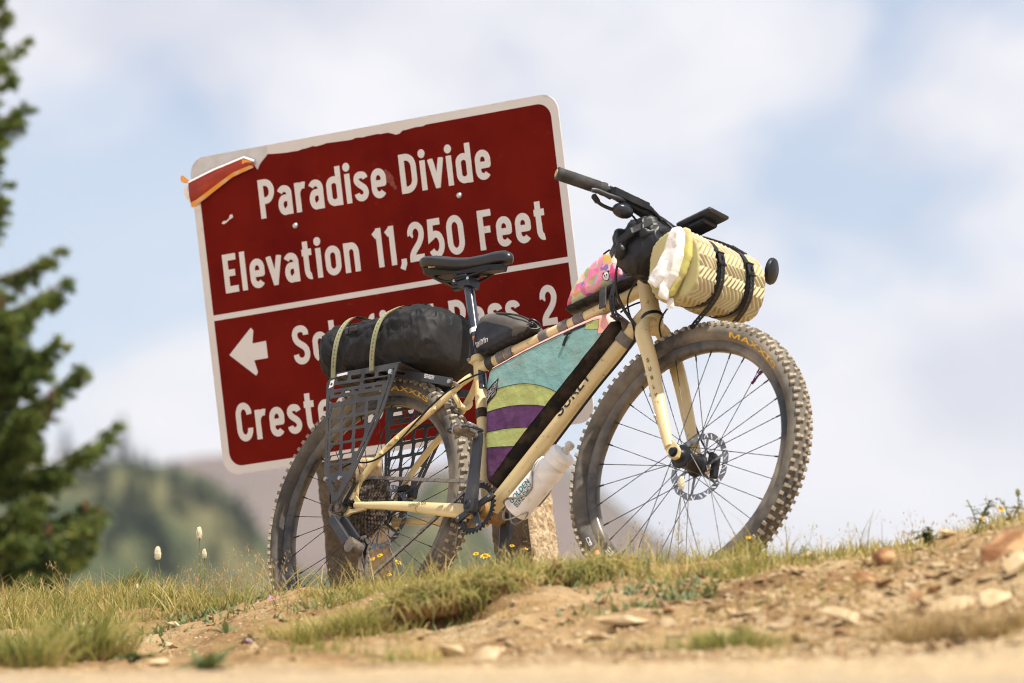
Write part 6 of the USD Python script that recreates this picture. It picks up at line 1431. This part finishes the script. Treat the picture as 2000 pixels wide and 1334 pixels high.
def flower(kind, px, row, d, label, size=1.0, ddx=.012):
    top = view_point(px, row, d); bx_, by_ = top[0] + ddx, d + .01; base = np.array([bx_, by_, float(ground_z(np.array([bx_]), np.array([by_]))[0]) - .003])
    if base[2] > top[2] - .02:
        base[2] = top[2] - .03
    t = thing(kind + '_flower', label, 'flower', t=base); h = top - base; P = spline([(0, 0, 0), h * [.35, .35, .5], h], 12); obj('stem', tube(P, .0012, 6), M['stem_green'], t)
    if kind == 'bistort':
        n = 90; ms = []
        for k in range(n):
            z = (k + .5) / n; a = k * 2.4; r = .0072 * math.sin(math.pi * min(1, z * .86 + .12)) ** .55 * size; r *= rng.uniform(.86, 1.12); s_ = trimesh.creation.icosphere(1, rng.uniform(.0012, .0022) * size); s_.apply_translation(h + [r * math.cos(a), r * math.sin(a), (z - .4) * .031 * size]); ms.append(s_)
        core = trimesh.creation.icosphere(2, 1.0); core.apply_scale([.0066 * size, .0066 * size, .0155 * size]); core.apply_translation(h + [0, 0, .003 * size]); obj('blossom', cat(ms + [core]), M['whitepetal'], t, smooth=40)
        obj('leaf', ribbon_leaf(h * .35, (.5, -.5, .7), .03, .006, .3), M['leaf'], t, smooth=True)
    else:
        mt, np_, L, w = (M['yellow'], 9, .011, .0048) if kind == 'yellow' else (M['purplepetal'], 26, .009, .0019); tilt = np.array([rng.normal() * .3, -.5, .8]); tilt /= np.linalg.norm(tilt); s1 = np.cross(tilt, [1, 0, 0]); s1 /= np.linalg.norm(s1); s2 = np.cross(tilt, s1)
        for k in range(np_):
            a = 2 * math.pi * k / np_ + rng.normal() * .08; dr = s1 * math.cos(a) + s2 * math.sin(a) + tilt * .15; obj('petal', ribbon_leaf(h, dr, L * size * rng.uniform(.85, 1.1), w * size, .15, up=tilt, n=5), mt, t, smooth=True)
        c = trimesh.creation.icosphere(2, 1.0); c.apply_scale([.0040 * size, .0040 * size, .0032 * size]); c.apply_translation(h + tilt * .001); obj('flower_centre', c, M['yellowcore'], t)
        for k in range(3):
            a = rng.uniform(0, 6.28); obj('leaf', ribbon_leaf(h * rng.uniform(.2, .7), (math.cos(a), math.sin(a), .5), .022, .004, .3), M['leaf'], t, smooth=True)


flower('bistort', 308, 1083, 14.6, 'white bottle brush blossom standing alone left of the others', 1.05)
flower('bistort', 389, 1043, 14.6, 'tallest white bottle brush blossom', .95, .004)
flower('bistort', 399, 1083, 14.7, 'small white bottle brush blossom under the tallest one', .75, .002)
flower('bistort', 1331, 946, 13.5, 'cream bottle brush blossom on a long stem in front of the front brake disc', .95, -.01)
flower('bistort', 268, 1146, 14.5, 'tiny white blossom low in the left grass', .4)
flower('yellow', 777, 1098, 14.7, 'open yellow flower seen through the rear wheel', 1.1)
flower('yellow', 742, 1085, 15.3, 'orange yellow flower beside the brake disc of the rear wheel', .9)
flower('yellow', 728, 1092, 15.3, 'small yellow flower behind the rear derailleur', .8)
flower('yellow', 948, 1086, 15.2, 'bright yellow flower below the chain ring', 1.5)
flower('yellow', 930, 1082, 15.4, 'drooping dull yellow flower left of the bright one', .9)
flower('yellow', 760, 1123, 14.6, 'low yellow flower in the grass under the rear wheel', .8)
flower('yellow', 1461, 1050, 13.2, 'yellow flower in front of the lower edge of the front tyre', .75)
flower('yellow', 1496, 1083, 13.1, 'low yellow flower right of the front tyre', .55)
flower('yellow', 1955, 994, 12.85, 'bright yellow flower on the right crest', 1.2)
flower('yellow', 1918, 1012, 12.85, 'small yellow flower left of the bright one on the right crest', .8)
flower('yellow', 1000, 1066, 14.3, 'pale yellow bud cluster in front of the right timber post', .7)
flower('yellow', 1028, 1072, 14.3, 'pale yellow bud beside the right timber post', .55)
flower('aster', 531, 1168, 13.75, 'mauve aster in the grass below the rear tyre', 1.0)
flower('aster', 487, 1250, 12.9, 'mauve aster among leaves in the bare soil', 1.0)
flower('aster', 281, 1294, 12.2, 'mauve aster at the foot of the large tussock', 1.15)
p = view_point(1988, 962, 12.8); b0 = on_ground(1992, 12.82); t = thing('bud_stalk', 'stalk with a closed bud standing at the right edge', 'flower', t=b0); obj('stem', tube(spline([(0, 0, 0), (p - b0) * [.4, .4, .5], p - b0], 10), .0016, 6), M['stem_green'], t); s_ = trimesh.creation.icosphere(2, 1.0); s_.apply_scale([.0055, .0055, .010]); s_.apply_translation(p - b0); obj('bud', s_, M['stem_green'], t)
p = view_point(97, 1104, 14.4); b0 = on_ground(136, 14.45); t = thing('seed_stalk', 'tall arching seed stalk standing alone at the left', 'grass stalk', t=b0); P = spline([(0, 0, -.003), (p - b0) * [.25, .3, .55], (p - b0) * [.62, .7, .9], p - b0], 30); obj('stem', tube(P, .0011, 6), M['drygrass'], t)
sd = np.array([P[int(k)] + rng.normal(0, .0045, 3) for k in rng.uniform(16, 30, 46)]); obj('seeds', blades(sd, rng.uniform(.005, .009, len(sd)), rng.uniform(.002, .0034, len(sd)), rng.uniform(0, .5, len(sd)), rng.uniform(0, 6.28, len(sd)), rng.uniform(0, .3, len(sd)), 4), M['drygrass'], t, smooth=False)


# overhanging soil at the crest
def soil_lip(px, row, d, L, hh, dep, label, seed):
    p = view_point(px, row, d); t = thing('turf_clod', label, 'soil', t=p); m_, *_ = soft_roll((-L / 2, 0, 0), (L / 2, .01, L * .10), dep, hh, (0, 1.0, 0), seed, .022, .5, 90, 48); v = m_.vertices; v += .010 * (meshkit.fbm(v * 60, 3, seed)[:, None] - .5) * v / (np.linalg.norm(v, axis=1, keepdims=True) + 1e-6); obj('soil', m_, M['ground'], t, smooth=True)
    n = 420; q = np.stack([rng.uniform(-L / 2, L / 2, n), rng.uniform(-dep * 1.05, -dep * .2, n), np.zeros(n)], 1); q[:, 2] = q[:, 0] * .10 + hh * np.sqrt(np.clip(1 - (q[:, 1] / (dep * 1.1)) ** 2, 0, 1)) * .75
    h = rng.uniform(.03, .075, n); g = blades(q, h, rng.uniform(.0018, .0036, n), rng.uniform(.5, 1.0, n), rng.normal(-1.57, .8, n), rng.uniform(.2, .6, n), 5); g.vertices[:, 2] -= np.clip(-(g.vertices[:, 1] + dep), 0, 1) * 1.1; obj('hanging_grass', g, M['grass'], t, smooth=False, kind='stuff')


soil_lip(835, 1188, 12.72, .17, .030, .075, 'overhanging clod of soil and dead roots left of the eroded hollow', 81)
soil_lip(955, 1166, 12.74, .19, .028, .075, 'overhanging turf clod on the lip right of the eroded hollow', 83)
soil_lip(1150, 1130, 12.85, .20, .018, .05, 'low turf lip under the front tyre', 85)


# stones
def stone_mesh(sx, sy, sz, n=16, flat=.5):
    p = rng.normal(size=(n, 3)); p /= np.linalg.norm(p, axis=1, keepdims=True); p *= rng.uniform(.72, 1.05, (n, 1)); p[:, 2] = np.sign(p[:, 2]) * np.abs(p[:, 2]) ** (1 + flat); return hull(p * [sx, sy, sz])


def stone(px, row, size, label, mat_='rock', tilt=(0, 0, 0), group=None, d0=7.0, sink=.3, n=18, parent=None):
    p = hit(px, row, d0); m_ = stone_mesh(*size, n=n); Rr = trimesh.transformations.euler_matrix(*tilt)[:3, :3]; t = thing('stone', label, 'stone', Rr, p + [0, 0, size[2] * (1 - 2 * sink)], group); obj('rock', m_, M[mat_], t, smooth=False)


stone(1965, 1085, (.085, .07, .030), 'big rusty slab standing tilted at the right edge of the crest', 'redrock', (.5, -.75, .2), n=22)
stone(1985, 1115, (.050, .045, .024), 'pale block propped under the rusty slab at the right edge', 'rock', (.2, -.5, .4))
stone(1727, 1100, (.034, .03, .024), 'dark rusty wedge shaped stone poking out of the right bank', 'redrock', (.3, -.6, .3))
stone(1690, 1140, (.040, .03, .022), 'reddish stone below the rusty wedge', 'redrock', (.5, .2, .3))
stone(1220, 1222, (.075, .05, .014), 'long flat pale slab lying across the middle of the bank', 'rock', (.1, .12, .1))
stone(1180, 1250, (.055, .05, .012), 'flat cream slab under the long slab', 'rock', (.1, .08, .7))
stone(1585, 1095, (.034, .03, .014), 'rounded cream stone just right of the front tyre', 'rock', (.1, .1, .5))
stone(1850, 1045, (.026, .02, .012), 'small cream stone under the herb on the right crest', 'rock', (.1, .2, .2))
stone(865, 1282, (.030, .03, .018), 'brown shadowed stone at the foot of the bank, left of a pale one', 'redrock', (.6, .1, .2))
stone(950, 1288, (.036, .03, .020), 'pale pointed stone at the foot of the bank', 'rock', (.4, -.2, .2))
stone(885, 1276, (.038, .03, .018), 'cream stone at the foot of the bank between two others', 'rock', (.3, .2, .9))
stone(325, 1262, (.026, .02, .012), 'flat pinkish stone on the bare soil at the left', 'rock', (.2, .1, .3))
stone(310, 1300, (.032, .02, .012), 'pale stone beside the mauve aster at the lower left', 'rock', (.1, -.1, .6))
stone(340, 1225, (.020, .02, .010), 'small pale stone high on the bare soil at the left', 'rock', (.1, .1, .6))
stone(160, 1225, (.028, .02, .010), 'cream stone in the left grass', 'rock', (.2, .1, .1))
stone(1860, 1190, (.055, .042, .018), 'large cream block on the right bank', 'rock', (.3, -.3, .4))
stone(1945, 1180, (.055, .045, .018), 'cream block with a sharp edge near the right margin', 'rock', (.4, -.4, 1.0))
stone(1640, 1210, (.050, .04, .018), 'flat tan slab in the middle of the stony bank', 'rock', (.3, .1, .3))
GRP = 'small loose stones on the dirt bank'
cls = []
for k in range(7):
    c_ = stage.CreateClassPrim(f'/World/Looks/stone_shape_{k}' if False else f'/stone_kind_{k}'); usdkit.mesh(stage, f'/stone_kind_{k}/rock', stone_mesh(1, .8, .20 + .07 * (k % 3), n=13), M['rock' if k % 4 else 'redrock'], False); cls.append(c_)
for k in range(282):
    px = rng.choice([rng.uniform(780, 2010), rng.uniform(1250, 2010), rng.uniform(240, 620)], p=[.27, .64, .09])
    crow = np.interp(px, [0, 300, 600, 850, 1050, 1310, 1600, 1850, 2000], [1196, 1180, 1170, 1185, 1145, 1115, 1092, 1048, 1015]); row = rng.uniform(crow + 12, 1292 if px < 1300 else 1284)
    p = hit(px, row, 7.0); s = rng.uniform(.007, .022) * (1.35 if px > 1300 and row > crow + 40 else 1.0); Rr = trimesh.transformations.euler_matrix(rng.normal(0, .35), rng.normal(0, .35), rng.uniform(0, 6.28))[:3, :3] * s
    x = UsdGeom.Xform.Define(stage, path('small_stone')); x.AddTransformOp().Set(gf(Rr, p + [0, 0, s * .08])); tag(x, 'small loose stone lying on the dirt bank', 'stone', GRP); x.GetPrim().GetReferences().AddInternalReference(f'/stone_kind_{k % 7}'); x.GetPrim().SetInstanceable(True)
n = 9000; px = rng.uniform(950, 2100, n); px = np.where(rng.random(n) < .55, rng.uniform(1350, 2100, n), px); k_ = rng.uniform(0, 1, n); d = 10.4 + k_ * (crest_d(px) - 10.55); x = (px - 1000) / FPX * d; z = ground_z(x, d); keep = clump(x, d, 3.0, 31) + .12 * rng.normal(size=n) > .46; px, d, x, z = px[keep], d[keep], x[keep], z[keep]; n = len(x)
V, F, o = [], [], 0
for a in range(n):
    mm0 = [stone_mesh(1, .75, .30, 9) for _ in range(14)] if a == 0 else mm0
    m0 = mm0[a % 14]; q = m0.vertices * rng.uniform(.0035, .0115) @ trimesh.transformations.euler_matrix(rng.normal(0, .35), rng.normal(0, .35), rng.uniform(0, 6.28))[:3, :3].T + [x[a], d[a], z[a] + .002]; V.append(q); F.append(m0.faces + o); o += len(q)
obj('shale', (np.vstack(V), np.vstack(F)), M['rock'], smooth=False, kind='stuff', label='thin pale shale chips covering the right half of the bank', cat='shale')
# gravel and crumbs of soil
n = 15000; px = rng.uniform(-100, 2100, n); d = rng.uniform(6.5, 14, n); d = np.minimum(d, crest_d(px) + .1); x = (px - 1000) / FPX * d; z = ground_z(x, d); s = rng.uniform(.0015, .006, n) * np.interp(px, [0, 900, 1400, 2100], [1.0, 1.1, 1.3, 1.4]); ic = trimesh.creation.icosahedron(); V = ic.vertices[None] * s[:, None, None] * rng.uniform(.5, 1.2, (n, 12, 1)) * [1, 1, .6] + np.stack([x, d, z], 1)[:, None]
obj('gravel', (V.reshape(-1, 3), (ic.faces[None] + 12 * np.arange(n)[:, None, None]).reshape(-1, 3)), M['rock'], smooth=False, kind='stuff', label='gravel and soil crumbs scattered over the bank', cat='gravel')


# ------------------------------------------------------------------ trees
def spruce(name, base, H, R0, label, levels, detail, mat_, cones=0, group=None, seed=1, lean=0.0):
    r_ = np.random.default_rng(seed); t = thing(name, label, 'tree', t=base, group=group); obj('trunk', tube([(0, 0, -.1), (lean * .3, 0, H * .5), (lean, 0, H * .985)], [R0 * .085, R0 * .05, R0 * .008], 10), M['bark'], t)
    nb, nd, nl, br_m, cn = [], [], [], [], []
    for k in range(levels):
        f = (k + r_.uniform(-.3, .3)) / levels; f = min(max(f, 0.0), .985); z = H * (.05 + .94 * f); L0 = R0 * (1 - f) ** .8 * 1.02 + R0 * .03
        for j in range(int(8.5 + 3 * (1 - f) + ((7.5 - 16 * f) if detail > 1 else 0))):
            a = r_.uniform(0, 6.28); L = L0 * r_.uniform(.55, 1.12); dr = np.array([math.cos(a), math.sin(a), 0]); rise = r_.uniform(-.22, .02) + .35 * f; s = np.linspace(0, 1, 8); P = np.array([lean * z / H, 0, z]) + dr * (L * s)[:, None] + np.array([0, 0, 1.0]) * (L * (rise * s + .32 * s ** 2.4))[:, None]
            if detail > 1:
                br_m.append(tube(P, np.linspace(.012, .003, 8) * R0, 5, False))
            side = np.cross(dr, [0, 0, 1.0]); nt = max(3, int(detail * 15 * L / R0))
            for q in range(nt):
                u = r_.uniform(.12, 1.0); o = np.array([np.interp(u, s, P[:, c]) for c in range(3)]); sg = r_.choice([-1, 1]); tl = L * .36 * (1.1 - u) * r_.uniform(.5, 1.2) + .04 * R0; td = dr * r_.uniform(.5, 1) + side * sg * r_.uniform(.3, 1.0) + np.array([0, 0, r_.uniform(-.45, .12)]); td /= np.linalg.norm(td)
                m_ = int(18 * detail); w = r_.uniform(0, 1, m_); nb.append(o + td * (tl * w)[:, None]); e = td * .75 + r_.normal(0, .55, (m_, 3)); nd.append(e / np.linalg.norm(e, axis=1, keepdims=True)); nl.append(r_.uniform(.7, 1.2, m_))
            if cones and f > .3 and r_.random() < cones:
                for q in range(4):
                    o = P[r_.integers(4, 8)] + r_.normal(0, .03 * R0, 3); c = trimesh.creation.icosphere(1, 1.0); c.apply_scale([.016 * R0, .016 * R0, .04 * R0]); c.apply_translation(o - [0, 0, .04 * R0]); cn.append(c)
    nb, nd, nl = np.vstack(nb), np.vstack(nd), np.concatenate(nl); ln = R0 * (.045 if detail > 1 else .10); wn = ln * (.16 if detail > 1 else .34); sd = np.cross(nd, r_.normal(size=nd.shape)); sd /= np.linalg.norm(sd, axis=1, keepdims=True); tip = nb + nd * (ln * nl)[:, None]
    mid = nb + nd * (ln * nl * .5)[:, None]; V = np.stack([nb, mid - sd * wn, tip, mid + sd * wn], 1).reshape(-1, 3); F = (np.array([[0, 1, 2], [0, 2, 3]])[None] + 4 * np.arange(len(nb))[:, None, None]).reshape(-1, 3)
    obj('crown', (V, F), M[mat_], t, smooth=False)
    if br_m:
        obj('branches', cat(br_m), M['bark'], t)
    if cn:
        [obj('cone', c, M['cone'], t, smooth=True) for c in cn]


tb0 = view_point(-95, 1300, 26.5); tb0[2] = float(ground_z(np.array([tb0[0]]), np.array([26.5]))[0]) - .1
top = view_point(-30, -330, 26.5)[2]
spruce('spruce_tree', tb0, top - tb0[2], .93, 'dark green spruce with brown cones at the left edge of the picture', 36, 3.0, 'needle', cones=.13, seed=5)


def slope_z(v, x, y):
    from scipy.interpolate import griddata
    return None


def on_hill(px, row, name_v):
    """a point of the hillside mesh seen at a pixel"""
    v = name_v[:60].reshape(-1, 3); c = v - EYE; cx = 1000 + FPX * (c @ RIGHT) / (c @ FWD); cy = 667 - FPX * (c @ UP) / (c @ FWD); k = np.argmin((cx - px) ** 2 + ((cy - row) * 1.0) ** 2); return v[k]


HT = [(238, 905, 8.5), (205, 925, 4.5), (275, 930, 4.5), (300, 945, 5), (330, 955, 5), (350, 965, 5), (385, 985, 5.5), (170, 940, 5), (255, 1010, 8), (285, 1050, 9), (300, 1100, 8), (275, 975, 6), (330, 985, 5), (430, 1010, 6), (465, 1035, 6.5), (500, 1070, 6), (215, 1000, 6), (190, 960, 6.5), (355, 1000, 5.5), (318, 1130, 7), (410, 985, 5), (850, 965, 3), (890, 985, 3.5), (240, 1060, 6), (450, 1060, 5), (120, 900, 7), (150, 960, 7)] + [(float(a), float(b), float(c)) for a, b, c in zip(np.random.default_rng(77).uniform(150, 520, 22), np.random.default_rng(78).uniform(930, 1110, 22), np.random.default_rng(79).uniform(2.5, 5.0, 22)) if b > 925 + max(0, a - 340) * .72]
WORD = ['on the skyline beside the spruce', 'on the skyline', 'halfway down', 'low on']
for k, (px, row, h) in enumerate(HT):
    p = on_hill(px, row, HILL); lab = 'tallest conifer on the far hillside, its tip above the skyline' if k == 0 else 'dark conifer on the blurred far hillside'
    spruce('conifer', p - [0, 0, .3], h, h * rng.uniform(.22, .30), lab, 11, .9, 'farneedle', group=None if k == 0 else 'dark conifers on the far hillside', seed=100 + k)

# ------------------------------------------------------------------ the air
hz = trimesh.creation.box((24000, 14000, 1)); v = hz.vertices; v[:, 1] += 6800; v[:, 2] = np.where(v[:, 2] > 0, 240.0, -45.0)
obj('haze', hz, usdkit.material(stage, '/World/Looks/thin_air', {'v': ('principled_volume', {'color': (0.86, 0.90, 0.97), 'density': 0.00010, 'anisotropy': 0.3})}, [], volume='v.volume'), smooth=False, kind='stuff', label='thin pale mountain haze', cat='haze')
